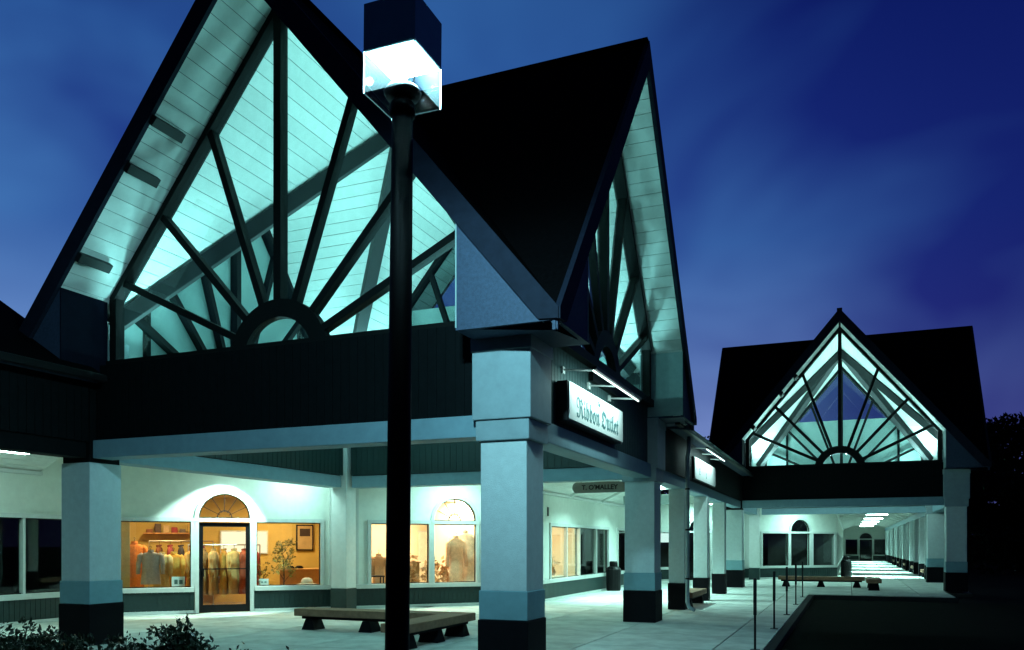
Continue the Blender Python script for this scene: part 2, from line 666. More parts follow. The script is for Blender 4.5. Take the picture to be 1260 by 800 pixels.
def tower(label, loc):
    t = thing('entrance_tower', label, 'building', loc, 0, 'glass gabled entrance towers of the arcade')
    for (x, y, cap) in ((-PW, 0, True), (-S, 0, False), (-PW, S - PW, True)):
        pillar(t, x, y, cap)
    boxo('upper_post', (-S + 0.02, -PW * 11.86, 0.02, PW - 0.02, 3.001, ZBOX - 0.01), fasciam, t)
    # slim post at the inner corner, where the two shopfronts meet
    ip = boxo('inner_post', (-8.17, -7.73, 7.73, 8.17, 0.56, ZBOX - 0.01), trimm, t, 0.01)
    boxo('post_foot', (-0.235, 0.235, -0.235, 0.235, -0.56, 0.0), darkgreen, ip, 0.008)
    ctr = Matrix.Translation((-CN, CN, 0))
    # beams between the pillars and boarded fascia above them
    bl = S - 2 * PW
    bme = MB().box(-bl / 2, bl / 2, -CN + 0.06, -CN + 0.46, ZB, ZF).mesh('beam', beamm, 0.01)
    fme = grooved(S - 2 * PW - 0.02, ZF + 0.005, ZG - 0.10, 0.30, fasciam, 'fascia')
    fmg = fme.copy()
    fmg.materials[0] = fascia_lit
    gme = grooved(S - 2 * PW - 0.02, ZF + 0.005, ZG - 0.10, 0.04, darkgreen, 'inner_boarding', 0.16)
    tri = [(GW + 0.13, ZBOX), (CN + OV - 0.03, ZBOX), (CN + OV - 0.03, zu(CN + OV) + 0.16), (GW + 0.13, zu(GW + 0.13) + 0.16)]
    ye = -(CN + OV)
    parts = {}
    for s_ in (1, -1):
        parts['end%d' % s_] = MB().prism([(s_ * x, z) for x, z in tri], ye + 0.05, ye + 0.09).mesh('eave_end_panel', panelm)
        parts['cheek%d' % s_] = MB().prism([(s_ * (GW + 0.11), ZBOX + 0.01), (s_ * (GW + 0.128), ZBOX + 0.01), (s_ * (GW + 0.128), zu(GW + 0.13)), (s_ * (GW + 0.11), zu(GW + 0.13))],
                                           ye + 0.045, -(CN - GP) - 0.10).mesh('cheek_panel', cheekm)
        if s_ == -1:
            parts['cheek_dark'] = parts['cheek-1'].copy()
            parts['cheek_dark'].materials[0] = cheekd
        # barge board: follows the verge, cut plumb at the eave
        parts['barge%d' % s_] = MB().prism([(0, ZR + 0.015), (s_ * (CN + OV), zt(CN + OV) + 0.015), (s_ * (CN + OV), zt(CN + OV) - 0.12), (s_ * (CN + OV - 0.25), zt(CN + OV - 0.25) - 0.41), (0, ZR - 0.45)],
                                           ye - 0.02, ye + 0.05).mesh('barge_board', bargem)
        # roof slope: from the verge back to the valley
        a = MB()
        e = CN + OV
        a.add([(0, ye + 0.05, ZR), (s_ * e, ye + 0.05, zt(e)), (0, 0, ZR)], [(0, 1, 2)])
        # (valley edge runs from (e, -e) to (0, 0))
        a.add([(0, ye + 0.05, ZR - 0.06), (s_ * e, ye + 0.05, zt(e) - 0.06), (0, 0, ZR - 0.06)], [(2, 1, 0)])
        parts['roof%d' % s_] = a.mesh('roof_slope', shingle, fix=False)
        # ceiling boards of this slope
    N = 32
    ang = math.atan(M)
    sl = math.sqrt(1 + M * M)
    dt = (CN + OV - 0.10) / N
    bms = []
    for i in range(N):
        tm = 0.03 + dt * (i + 0.5)
        Ln = (CN + OV - 0.045) - tm
        if Ln < 0.12:
            bms.append(None)
            continue
        hw = dt * sl / 2 - 0.0035
        bms.append((tm, Ln, MB().box(-hw, hw, -Ln / 2, Ln / 2, 0.0, 0.02).mesh('ceiling_board', boardm, 0.003)))
    for k in range(4):
        A = ctr @ Matrix.Rotation(k * math.pi / 2, 4, 'Z')
        obj('beam', bme, t, A)
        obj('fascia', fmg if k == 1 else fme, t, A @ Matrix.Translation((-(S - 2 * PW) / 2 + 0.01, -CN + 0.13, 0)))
        obj('inner_boarding', gme, t, A @ Matrix.Translation(((S - 2 * PW) / 2 - 0.01, -CN + 0.52, 0)) @ Matrix.Rotation(math.pi, 4, 'Z'))
        gable_window(t, A @ Matrix.Translation((0, -0.26 if k % 2 else 0.0, 0)), {2: 1, 3: 2}.get(k, 0))
        for s_ in (1, -1):
            for nm, ky in (('eave_end_panel', 'end'), ('cheek_panel', 'cheek'), ('barge_board', 'barge'), ('roof_slope', 'roof')):
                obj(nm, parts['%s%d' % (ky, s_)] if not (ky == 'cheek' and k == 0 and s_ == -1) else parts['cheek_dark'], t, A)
            for bb in bms:
                if bb is None:
                    continue
                tm, Ln, me = bb
                B = A @ Matrix.Translation((s_ * tm, -(CN + OV - 0.045) + Ln / 2, zu(tm))) @ Matrix.Rotation(s_ * ang, 4, 'Y')
                obj('ceiling_board', me, t, B)
        # lookouts carrying the overhang
        for s_ in ((-1,) if k == 0 else ()):
            for tm in (1.55, 2.05, 3.05):
                lk = CACHE.setdefault('lookout', MB().box(-0.075, 0.075, -0.30, 0.30, -0.10, 0.0).mesh('lookout', valleym, 0.01))
                obj('lookout', lk, t, A @ Matrix.Translation((s_ * tm, ye + 0.32, zu(tm) - 0.012)) @ Matrix.Rotation(s_ * ang, 4, 'Y'))
        # eave box underside and corner post at the corner to the right of this gable
        obj('eave_soffit', CACHE.setdefault('esof', MB().box(GW + 0.13, CN + OV - 0.02, -(CN + OV) + 0.02, -(GW + 0.13), ZBOX - 0.03, ZBOX).mesh('eave_soffit', panelm)), t, A)
        obj('corner_post', CACHE.setdefault('cpost', MB().box(GW + 0.10, CN - GP + 0.08, -(CN - GP + 0.08), -(GW + 0.10), ZBOX, zu(CN - GP + 0.1) - 0.12).mesh('corner_post', cheekm)), t, A)
        # valley timber under the boards
        v0 = Vector((GW + 0.3, -(GW + 0.3), zu(GW + 0.3) - 0.10))
        v1 = Vector((0.05, -0.05, zu(0.05) - 0.10))
        d = v1 - v0
        X = d.normalized()
        Y = Vector((0, 0, 1)).cross(X).normalized()
        Z = X.cross(Y)
        mm = Matrix((X, Y, Z)).transposed().to_4x4()
        mm.translation = v0
        obj('valley_timber', CACHE.setdefault('valley', MB().box(0, d.length, -0.13, 0.13, -0.16, 0.10).mesh('valley_timber', valleym, 0.01)), t, A @ mm)
        # uplights standing on the ledge inside the fascia
        for xx, ue, ud in ((-2.6, 1.0, 0.3), (0.0, 1.5, 2.4), (2.6, 1.0, 0.3)):
            u = obj('uplight', CACHE.setdefault('uplight', MB().box(-0.24, 0.24, -0.12, 0.12, 0, 0.10).mesh('uplight', blackm, 0.01)), t, A @ Matrix.Translation((xx, -CN + 0.72, ZG - 0.36)))
            light('AREA', 'uplight_lamp', (0, 0, 0.115), UP_E * ue, LANT, u, 0.42, 0.2, (0, ud, 1), spread=112)
    rc = MB().box(-0.09, 0.09, -(CN + OV), CN + OV, ZR - 0.02, ZR + 0.035).mesh('ridge_cap', shingle)
    obj('ridge_cap', rc, t, ctr)
    obj('ridge_cap', rc, t, ctr @ Matrix.Translation((0, 0, 0.003)) @ Matrix.Rotation(math.pi / 2, 4, 'Z'))
    return t


UP_E = 88.0
t1 = tower('tall cross gabled tower with sunburst windows behind the square lamp post', (0, 0, 0))
t2 = copy_tree(t1)
t2.location = T2
for ch in t2.children:
    for l_ in ch.children:
        if l_.type == 'LIGHT':
            l_.data = l_.data.copy()
            l_.data.energy *= 1.6
            l_.data.color = (0.55, 0.97, 0.94)
t2['label'] = 'distant cross gabled tower with sunburst window at the end of the arcade'


# ------------------------------------------------------------------ shop fronts
def wall_mesh(L, z0, z1, ops, th, m):
    bm = bmesh.new()

    def quad(p):
        vs = [bm.verts.new((x, 0, z)) for x, z in p]
        bm.faces.new(vs)
    us = 0.0
    for (u0, u1, zb, ztop, arch) in sorted(ops):
        if u0 > us:
            quad([(us, z0), (u0, z0), (u0, z1), (us, z1)])
        if zb > z0 + 0.001:
            quad([(u0, z0), (u1, z0), (u1, zb), (u0, zb)])
        if arch:
            c, r = (u0 + u1) / 2, (u1 - u0) / 2
            n = 16
            for i in range(n):
                a0, a1 = math.pi - math.pi * i / n, math.pi - math.pi * (i + 1) / n
                quad([(c + r * math.cos(a0), ztop + r * 0.96 * math.sin(a0)), (c + r * math.cos(a1), ztop + r * 0.96 * math.sin(a1)), (c + r * math.cos(a1), z1), (c + r * math.cos(a0), z1)])
        else:
            quad([(u0, ztop), (u1, ztop), (u1, z1), (u0, z1)])
        us = u1
    if us < L:
        quad([(us, z0), (L, z0), (L, z1), (us, z1)])
    bmesh.ops.remove_doubles(bm, verts=bm.verts, dist=0.0005)
    r = bmesh.ops.extrude_face_region(bm, geom=list(bm.faces))
    bmesh.ops.translate(bm, verts=[v for v in r['geom'] if isinstance(v, bmesh.types.BMVert)], vec=(0, th, 0))
    bmesh.ops.recalc_face_normals(bm, faces=bm.faces)
    me = bpy.data.meshes.new('wall')
    bm.to_mesh(me)
    bm.free()
    me.materials.append(m)
    return me


ZS0, ZS1, ZW = 0.63, 2.21, 2.30     # sill top, window head, arch spring line
DEP = 0.16


def front(root, L, ops, trim_gaps=(), top=3.2, frame_mat=None, wall_m=None):
    """ops: (u0, u1, kind, mullions)"""
    fm = frame_mat or trimm
    wo = []
    for u0, u1, kind, mul in ops:
        arch = kind.startswith('arch')
        zb = 0.0 if kind.endswith('door') else ZS0
        wo.append((u0, u1, zb, ZW if arch else ZS1, arch))
    obj('wall', wall_mesh(L, 0, top, wo, DEP, wall_m or wallwhite), root)
    # runs of sill trim, base boarding and foot trim between the doors
    runs = []
    us = 0.0
    for u0, u1, kind, mul in sorted(ops):
        if kind.endswith('door'):
            runs.append((us, u0 - 0.09))
            us = u1 + 0.09
    runs.append((us, L))
    for a, b in runs:
        if b - a < 0.05:
            continue
        boxo('sill_trim', (a, b, -0.06, 0.0, 0.515, 0.628), fm, root, 0.006)
        boxo('foot_trim', (a, b, -0.035, 0.0, 0.0, 0.07), fm, root, 0.004)
        obj('base_boarding', grooved(b - a, 0.072, 0.512, 0.03, darkgreen, 'base_boarding', 0.12), root, Matrix.Translation((a, -0.0305, 0)))
    for u0, u1, kind, mul in ops:
        arch = kind.startswith('arch')
        door = kind.endswith('door')
        c, r = (u0 + u1) / 2, (u1 - u0) / 2
        fr = MB()
        zb = 0.0 if door else ZS0
        w_ = 0.075
        fr.box(u0 - w_, u0 + 0.012, -0.045, 0.10, zb if not door else 0.0, ZS1 + 0.0)
        fr.box(u1 - 0.012, u1 + w_, -0.045, 0.10, zb if not door else 0.0, ZS1 + 0.0)
        fr.box(u0 - w_ - 0.01, u1 + w_ + 0.01, -0.05, 0.105, ZS1, ZS1 + 0.09)
        if arch:
            fr.ring(c, ZW, r - 0.012, r + 0.085, 0, math.pi, -0.042, 0.08, 22)
        wname = 'door' if door else 'window'
        win = obj(wname, fr.mesh(wname, fm), root)
        if door:
            # dark leaf with full glass
            lf = MB()
            lf.box(u0 + 0.014, u0 + 0.11, 0.03, 0.08, 0.01, ZS1 - 0.02).box(u1 - 0.11, u1 - 0.014, 0.03, 0.08, 0.01, ZS1 - 0.02)
            lf.box(u0 + 0.11, u1 - 0.11, 0.03, 0.08, ZS1 - 0.12, ZS1 - 0.02).box(u0 + 0.11, u1 - 0.11, 0.03, 0.08, 0.01, 0.19)
            obj('door_leaf', lf.mesh('door_leaf', blackm), win)
            obj('push_bar', MB().box(u0 + 0.08, u1 - 0.08, 0.0, 0.025, 1.05, 1.075).box(u0 + 0.10, u0 + 0.13, -0.03, 0.03, 0.88, 1.08).mesh('push_bar', blackm), win)
            obj('glass_pane', MB().box(u0 + 0.105, u1 - 0.105, 0.05, 0.058, 0.185, ZS1 - 0.115).mesh('glass_pane', paneg), win)
        else:
            cuts = [u0] + list(mul) + [u1]
            bead = MB()
            for a, b in zip(cuts[:-1], cuts[1:]):
                obj('glass_pane', MB().box(a + 0.012, b - 0.012, 0.05, 0.058, ZS0, ZS1).mesh('glass_pane', paneg), win)
            bd = MB()
            bd.box(u0 + 0.012, u1 - 0.012, 0.03, 0.075, ZS0, ZS0 + 0.022).box(u0 + 0.012, u1 - 0.012, 0.03, 0.075, ZS1 - 0.025, ZS1)
            bd.box(u0 + 0.012, u0 + 0.035, 0.031, 0.074, ZS0 + 0.022, ZS1 - 0.025).box(u1 - 0.035, u1 - 0.012, 0.031, 0.074, ZS0 + 0.022, ZS1 - 0.025)
            obj('glazing_bead', bd.mesh('glazing_bead', blackm), win)
            for mu in mul:
                boxo('mullion', (mu - 0.03, mu + 0.03, -0.02, 0.09, ZS0, ZS1), fm, win)
        if arch:
            half = [(c + (r - 0.012) * math.cos(math.pi * k / 16), ZW + (r - 0.012) * 0.96 * math.sin(math.pi * k / 16)) for k in range(17)]
            obj('fan_light', MB().prism(half, 0.05, 0.058).mesh('fan_light', paneg), win)
            mt = MB()
            for k in range(1, 6):
                a = math.pi * k / 6
                mt.bar(c + 0.2 * r * math.cos(a), ZW + 0.25 * r * math.sin(a), c + (r - 0.01) * math.cos(a), ZW + (r - 0.01) * 0.96 * math.sin(a), 0.014, 0.035, 0.07)
            mt.ring(c, ZW + 0.01, r * 0.26, r * 0.30, 0, math.pi, 0.034, 0.071, 12)
            mt.ring(c, ZW, r - 0.035, r - 0.010, 0, math.pi, 0.033, 0.072, 16)
            mt.box(u0 + 0.012, u1 - 0.012, 0.033, 0.072, ZW, ZW + 0.02)
            obj('fan_bars', mt.mesh('fan_bars', blackm), win)


def room(root, u0, u1, d, m, top=2.98, floor=None, d0=DEP):
    boxo('room_floor', (u0, u1, d0, d, -0.02, 0.03), floor or carpet, root)
    boxo('room_back_wall', (u0, u1, d, d + 0.1, 0.0, top + 0.05), m, root)
    boxo('room_side_wall', (u0 - 0.1, u0, d0, d + 0.1, 0.001, top + 0.049), m, root)
    boxo('room_side_wall', (u1, u1 + 0.1, d0, d + 0.1, 0.001, top + 0.049), m, root)
    boxo('room_ceiling', (u0, u1, d0, d, top, top + 0.06), m, root)


DIAG_OPS = [(0.12, 1.71, 'win', ()), (1.867, 3.083, 'archdoor', ()), (3.21, 4.81, 'win', ()), (6.095, 7.69, 'win', ()), (7.82, 9.04, 'archwin', ()), (9.22, 10.60, 'win', ())]


def corner_shop(label, loc, dark):
    s = thing('corner_shop', label, 'shop', loc, R(45), 'angled shopfronts behind the towers')
    front(s, 10.75, DIAG_OPS, top=3.625)
    # flat pier between the two fronts
    boxo('pier', (5.02, 5.78, -0.05, 0.0, 0.63, 3.2), trimm, s, 0.008)
    room(s, 0.0, 5.35, 3.4, darkroom if dark else ochre)
    room(s, 5.5, 10.7, 3.2, darkroom if dark else creamw)
    return s


# ceilings over the triangles between tower beams and the diagonal walls are part of each corner shop
def tri_ceiling(s, loc_world):
    # in shop-local coords: triangle corners
    Mi = s.matrix_basis.inverted() if False else (Matrix.Translation(s.location) @ Matrix.Rotation(R(45), 4, 'Z')).inverted()
    o = Vector(loc_world)
    for pts in ([(-12.0, 4.45), (-8.3, 0.0), (-8.3, 8.2), ], [(-8.2, 8.3), (-0.05, 8.3), (-4.4, 12.1)], [(-12.0, 4.45), (-12.0, 0.0), (-8.3, 0.0)], [(-0.05, 8.3), (-0.05, 12.1), (-4.4, 12.1)]):
        vs = [Mi @ (Vector((x, y, 3.62)) + o) for x, y in pts]
        vs2 = [v + Vector((0, 0, 0.05)) for v in vs]
        n = len(vs)
        mb = MB().add(vs + vs2, [tuple(range(n)), tuple(range(2 * n - 1, n - 1, -1))] + [(i, i + n, (i + 1) % n + n, (i + 1) % n) for i in range(n)])
        obj('porch_ceiling', mb.mesh('porch_ceiling', wallwhite), s)


A1 = Vector((-12.0, 4.5, 0))
cs1 = corner_shop('clothes shop with glowing windows and arched door behind the near pillars', A1, False)
cs2 = corner_shop('unlit shop with arched doorway under the distant tower', A1 + T2, True)
tri_ceiling(cs1, (0, 0, 0))
tri_ceiling(cs2, T2)


# ------------------------------------------------------------------ arcade wings
def wing(label, X0, y0, y1, wy0, wy1, ops, pil, lit=True, roof_y=None, dark=True):
    t = thing('arcade_wing', label, 'building', (X0, y0, 0), 0, 'arcade wings between the towers')
    L = y1 - y0
    # wall: local u along +Y, inwards -X
    W = obj('wall_base', None, t, Matrix.Translation((-4.4, wy0 - y0, 0)) @ Matrix.Rotation(R(90), 4, 'Z'))
    return t, W


def build_wing(label, X0, y0, y1, wy0, wy1, ops, pil, rooms, vault_y1=None, top=3.2, bm=None):
    t = thing('arcade_wing', label, 'building', (X0 - 4.4, wy0, 0), R(90), 'arcade wings between the towers')
    # thing frame: +x local = world +Y, +y local = world -X
    LW = wy1 - wy0
    front(t, LW, ops, top=top)
    for (a, b, m) in rooms:
        room(t, a, b, 3.2, m, 2.9)
    a, b = y0 - wy0, y1 - wy0

    def bx(name, wx0, wx1, u0, u1, z0, z1, m, bev=0):
        # wx measured from X0 (outer face), negative inwards -> local y = -(wx+4.4)
        return boxo(name, (u0, u1, -(wx1 + 4.4), -(wx0 + 4.4), z0, z1), m, t, bev)
    bx('beam', -0.40, -0.06, a, b, ZB, ZF, bm or beamm, 0.01)
    f = grooved(b - a, ZF - 0.03, 4.36, 0.05, fasciam, 'fascia')
    obj('fascia', f, t, Matrix.Translation((a, -4.4 - 0.0, 0)))
    # roof: outer slope, inner slope, gutter edge
    ez, rz, rx, ex = 4.38, 7.05, -4.0, 0.32
    rm = MB()

    def P(wx, u, z):
        return (u, -(wx + 4.4), z)
    for (xa, za, xb, zb) in ((ex, ez, rx, rz), (rx, rz, -9.0, 4.0)):
        rm.add([P(xa, a, za), P(xa, b, za), P(xb, b, zb), P(xb, a, zb), P(xa, a, za - 0.08), P(xa, b, za - 0.08), P(xb, b, zb - 0.08), P(xb, a, zb - 0.08)],
               [(0, 1, 2, 3), (7, 6, 5, 4), (0, 4, 5, 1), (1, 5, 6, 2), (2, 6, 7, 3), (3, 7, 4, 0)])
    obj('roof', rm.mesh('roof', shingle), t)
    bx('gutter', ex - 0.02, ex + 0.09, a, b, ez - 0.12, ez - 0.005, blackm, 0.01)
    bx('eave_soffit', 0.0, ex - 0.03, a, b, 4.30, 4.335, panelm)
    # vaulted boarded ceiling over the walk
    vb = b
    if vault_y1 is not None:
        b = vault_y1 - wy0
    for (xa, za, xb, zb) in ((-4.4, 3.2, -2.25, 4.25), (-2.25, 4.25, -0.08, 3.37)):
        n = 12
        mb = MB()
        for i in range(n):
            f0, f1 = i / n, (i + 1) / n - 0.008
            pa = (xa + (xb - xa) * f0, za + (zb - za) * f0)
            pb = (xa + (xb - xa) * f1, za + (zb - za) * f1)
            mb.add([P(pa[0], a, pa[1]), P(pa[0], b, pa[1]), P(pb[0], b, pb[1]), P(pb[0], a, pb[1]),
                    P(pa[0], a, pa[1] + 0.03), P(pa[0], b, pa[1] + 0.03), P(pb[0], b, pb[1] + 0.03), P(pb[0], a, pb[1] + 0.03)],
                   [(0, 1, 2, 3), (7, 6, 5, 4), (0, 4, 5, 1), (1, 5, 6, 2), (2, 6, 7, 3), (3, 7, 4, 0)])
        mb.add([P(xa, a, za + 0.035), P(xa, b, za + 0.035), P(xb, b, zb + 0.035), P(xb, a, zb + 0.035)], [(0, 1, 2, 3)])
        o = obj('boarded_ceiling', mb.mesh('boarded_ceiling', boardm), t)
        o['kind'] = 'stuff'
    bx('wall_cornice', -4.40, -4.33, a, b, 3.12, 3.2, trimm)
    tie = MB()
    for y in pil:
        u = y + 0.2 - wy0
        tr = MB()
        for (xa, za, xb, zb) in ((-4.36, 3.2, -2.25, 4.2), (-2.25, 4.2, -0.42, 3.4), (-3.4, 3.62, -1.1, 3.62)):
            dx, dz = xb - xa, zb - za
            ll = math.hypot(dx, dz)
            px, pz = -dz / ll * 0.055, dx / ll * 0.055
            tr.add([P(xa - px, u - 0.05, za - pz), P(xb - px, u - 0.05, zb - pz), P(xb + px, u - 0.05, zb + pz), P(xa + px, u - 0.05, za + pz),
                    P(xa - px, u + 0.05, za - pz), P(xb - px, u + 0.05, zb - pz), P(xb + px, u + 0.05, zb + pz), P(xa + px, u + 0.05, za + pz)],
                   [(0, 1, 2, 3), (7, 6, 5, 4), (0, 4, 5, 1), (1, 5, 6, 2), (2, 6, 7, 3), (3, 7, 4, 0)])
        obj('roof_truss', tr.mesh('roof_truss', trimm), t)
        c = 0.20
        p = obj('pillar', CACHE.setdefault('wshaft', MB().box(-c, c, -c, c, 0.675, ZB - 0.002).mesh('pillar', stucco, 0.012)), t, Matrix.Translation((u, -(-0.25 + 4.4), 0)))
        q = c + 0.02
        obj('plinth', CACHE.setdefault('wplinth', MB().box(-q, q, -q, q, 0, 0.674).mesh('plinth', plinthm, 0.012)), p)
    return t


wl = build_wing('dark low wing with hidden eave left of the lamp post pillar', -7.6, -9.0, -0.03, -9.0, 4.5,
                [(0.6, 5.6, 'win', (2.2, 3.9)), (6.4, 12.65, 'win', (8.3, 10.0, 11.2))], [-7.6, -3.9], [(0.0, 13.4, darkroom)], 2.6, 3.64, fasciam)
wr = build_wing('arcade wing of square pillars between the near tower and the distant tower', 0.0, S + 0.02, T2.y - 0.02, 12.1, 27.95,
                [(1.46, 7.9, 'win', (3.05, 4.42, 6.4)), (9.3, 14.6, 'win', (11.0, 12.8))], [11.4, 15.1, 18.8], [(0.3, 4.4, creamw), (4.52, 15.6, darkroom)])
cpil = [34.9 + 3.7 * i for i in range(14)]
wc = build_wing('long lit colonnade running away beyond the distant tower', T2.x, T2.y + S + 0.02, 87.0, 35.54, 86.0,
                [(1.0 + 9 * k, 7.5 + 9 * k, 'win', (3.2 + 9 * k, 5.4 + 9 * k)) for k in range(5)], cpil, [(0.1, 50.0, darkroom)])
endw = thing('end_shopfront', 'pale end wall with arched doorway closing the far colonnade', 'shop', (3.2, 86.0, 0), 0)
front(endw, 4.9, [(0.25, 1.4, 'win', ()), (1.6, 2.8, 'archdoor', ()), (3.0, 4.5, 'win', ())], top=4.3)
room(endw, 0, 4.9, 3.0, darkroom)


# ------------------------------------------------------------------ tube lights
def tube_light(label, loc, rz, e, group='fluorescent tube lights of the arcade', L=1.25, spread=130):
    t = thing('tube_light', label, 'light', loc, rz, group)
    me = CACHE.setdefault(('tl', L), MB().box(-L / 2, L / 2, -0.11, 0.11, 0.0, 0.07).mesh('housing', trimm, 0.008))
    obj('housing', me, t)
    for s_ in (-0.05, 0.05):
        obj('tube', CACHE.setdefault(('tt', L), MB().tube([(-L / 2 + 0.03, 0, 0), (L / 2 - 0.03, 0, 0)], 0.019, 8).mesh('tube', emis('tube_glow', (0.62, 1.0, 0.9), 45.0), 0, True)), t, Matrix.Translation((0, s_, -0.025)))
    obj('hanger_rod', CACHE.setdefault('hr', MB().tube([(0, 0, 0.07), (0, 0, 0.75)], 0.008, 6).mesh('hanger_rod', trimm)), t, Matrix.Translation((-L * 0.35, 0, 0)))
    obj('hanger_rod', CACHE['hr'], t, Matrix.Translation((L * 0.35, 0, 0)))
    light('AREA', 'tube_lamp', (0, 0, -0.055), e, TEAL, t, L * 0.95, 0.16, (0, 0, -1), spread=spread)
    return t


def porch_light(label, loc, rz, e, direction=(0, 0, -1), spot=None):
    t = thing('ceiling_light', label, 'light', loc, rz, 'small ceiling lights of the porch')
    obj('housing', CACHE.setdefault('pl', MB().box(-0.35, 0.35, -0.12, 0.12, 0.0, 0.08).mesh('housing', trimm, 0.01)), t)
    obj('diffuser', CACHE.setdefault('pd', MB().box(-0.32, 0.32, -0.10, 0.10, -0.02, 0.0).mesh('diffuser', emis('tube_glow', (0.62, 1.0, 0.9), 45.0))), t)
    if spot:
        light('SPOT', 'ceiling_lamp', (0, 0, -0.04), e, (0.62, 1.0, 0.9), t, 0.04, None, direction, R(spot), 0.25)
    else:
        light('AREA', 'ceiling_lamp', (0, 0, -0.03), e, TEAL, t, 0.6, 0.18, direction)
    return t


tube_light('fluorescent tube light in the left wing ceiling beside the blue banded pillar', (-10.5, 0.52, 3.40), R(90), 30)
for i, (y, e) in enumerate(((10.3, 320), (14.9, 280), (19.4, 240), (23.6, 190))):
    tube_light('fluorescent tube light hung over the right wing walkway, %s from the near tower' % ('first', 'second', 'third', 'fourth')[i], (-2.25, y, 3.75), R(90), e)
for i in range(6):
    tube_light('fluorescent tube light hung in the far colonnade', (5.35, 37.5 + 8.2 * i, 3.5), R(0), 300, spread=80)
SMW = Matrix.Translation((-12.0, 4.5, 0)) @ Matrix.Rotation(R(45), 4, 'Z')
porch_light('small ceiling light above the arched shop door', SMW @ Vector((2.75, -1.05, 3.5)), R(45), 700, (-0.28, 0.62, -1), 80)
porch_light('small ceiling light above the window right of the arched door', SMW @ Vector((4.1, -0.7, 3.52)), R(45), 18)
porch_light('small ceiling light above the arched display window', SMW @ Vector((8.3, -1.0, 3.5)), R(45), 80)
porch_light('small ceiling light over the shop door under the distant tower', (-9.6 + T2.x, 5.3 + T2.y, 3.5), R(45), 110)
porch_light('small ceiling light over the shop windows under the distant tower', (-5.6 + T2.x, 9.2 + T2.y, 3.5), R(45), 110)


# ------------------------------------------------------------------ lamp post
signw_ = mat('reflector_white', (0.85, 0.88, 0.88), 0.4, 0.02)
lp = thing('lamp_post', 'tall black lamp post with a glowing square lantern', 'lamp post', (0.50, -4.22, -0.1))
lean = Matrix.Rotation(R(0.55), 4, 'Y') @ Matrix.Rotation(R(-0.2), 4, 'X')
ZL = 5.25
HL = 0.226
obj('pole', MB().lathe([(0.16, 0), (0.16, 0.04), (0.098, 0.06), (0.096, 2.0), (0.084, ZL - 0.02)], 20).mesh('pole', polem, 0, True), lp, lean)
obj('collar', MB().lathe([(0.10, ZL - 0.12), (0.10, ZL - 0.03), (0.075, ZL)], 20).mesh('collar', polem, 0, True), lp, lean)
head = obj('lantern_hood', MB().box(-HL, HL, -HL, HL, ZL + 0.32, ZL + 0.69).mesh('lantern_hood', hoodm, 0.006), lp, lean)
em = MB().box(HL - 0.008, HL, -HL, -HL + 0.008, ZL, ZL + 0.32).mesh('lantern_edge', trimm)
for k in range(4):
    obj('lantern_edge', em, lp, lean @ Matrix.Rotation(k * math.pi / 2, 4, 'Z'))
obj('reflector', MB().box(-HL + 0.012, HL - 0.012, -HL + 0.012, HL - 0.012, ZL + 0.312, ZL + 0.319).mesh('reflector', signw_), lp, lean)
for k in range(4):
    obj('side_pane', CACHE.setdefault('spane', MB().box(-HL + 0.009, HL - 0.009, -HL, -HL + 0.005, ZL + 0.004, ZL + 0.319).mesh('side_pane', lampg)), lp, lean @ Matrix.Rotation(k * math.pi / 2, 4, 'Z'))
obj('bottom_pane', MB().box(-HL, HL, -HL, HL, ZL - 0.004, ZL + 0.0).mesh('bottom_pane', lampc), lp, lean)
obj('ballast_dome', MB().lathe([(0.07, ZL + 0.005), (0.13, ZL + 0.025), (0.15, ZL + 0.06), (0.13, ZL + 0.095), (0.05, ZL + 0.112)], 24).mesh('ballast_dome', polem, 0, True), lp, lean)
obj('bulb', MB().lathe([(0.018, ZL + 0.115), (0.022, ZL + 0.16), (0.05, ZL + 0.22), (0.052, ZL + 0.26), (0.03, ZL + 0.295), (0.01, ZL + 0.305)], 16).mesh('bulb', emis('bulb_glow', (0.85, 1.0, 0.98), 60.0), 0, True), lp, lean)
for k in range(4):
    a = k * math.pi / 2 + math.pi / 4
    light('POINT', 'bulb_lamp', lean @ Vector((0.12 * math.cos(a), 0.12 * math.sin(a), ZL + 0.275)), 290, COOL, lp, 0.03)


# ------------------------------------------------------------------ signs
def text(body, size, m, parent, mtx, name='lettering', align='CENTER', ext=0.004, off=0.0):
    c = bpy.data.curves.new(name, 'FONT')
    c.body = body
    c.size = size
    c.align_x = align
    c.extrude = ext
    c.offset = off
    c.materials.append(m)
    tmp = bpy.data.objects.new(name, c)
    COL.objects.link(tmp)
    dg = bpy.context.evaluated_depsgraph_get()
    me = bpy.data.meshes.new_from_object(tmp.evaluated_get(dg))
    bpy.data.objects.remove(tmp)
    bpy.data.curves.remove(c)
    me.materials.clear()
    me.materials.append(m)
    o = obj(name, me, parent, mtx)
    o['kind'] = 'stuff'
    return o


ink = mat('sign_ink', (0.06, 0.16, 0.17), 0.6, 0.05)
blackink = mat('sign_ink_black', (0.01, 0.01, 0.01), 0.6, 0.05)
signw = mat('sign_white', (0.80, 0.82, 0.80), 0.5, 0.04)
signg = mat('sign_grey', (0.24, 0.25, 0.24), 0.6, 0.1)


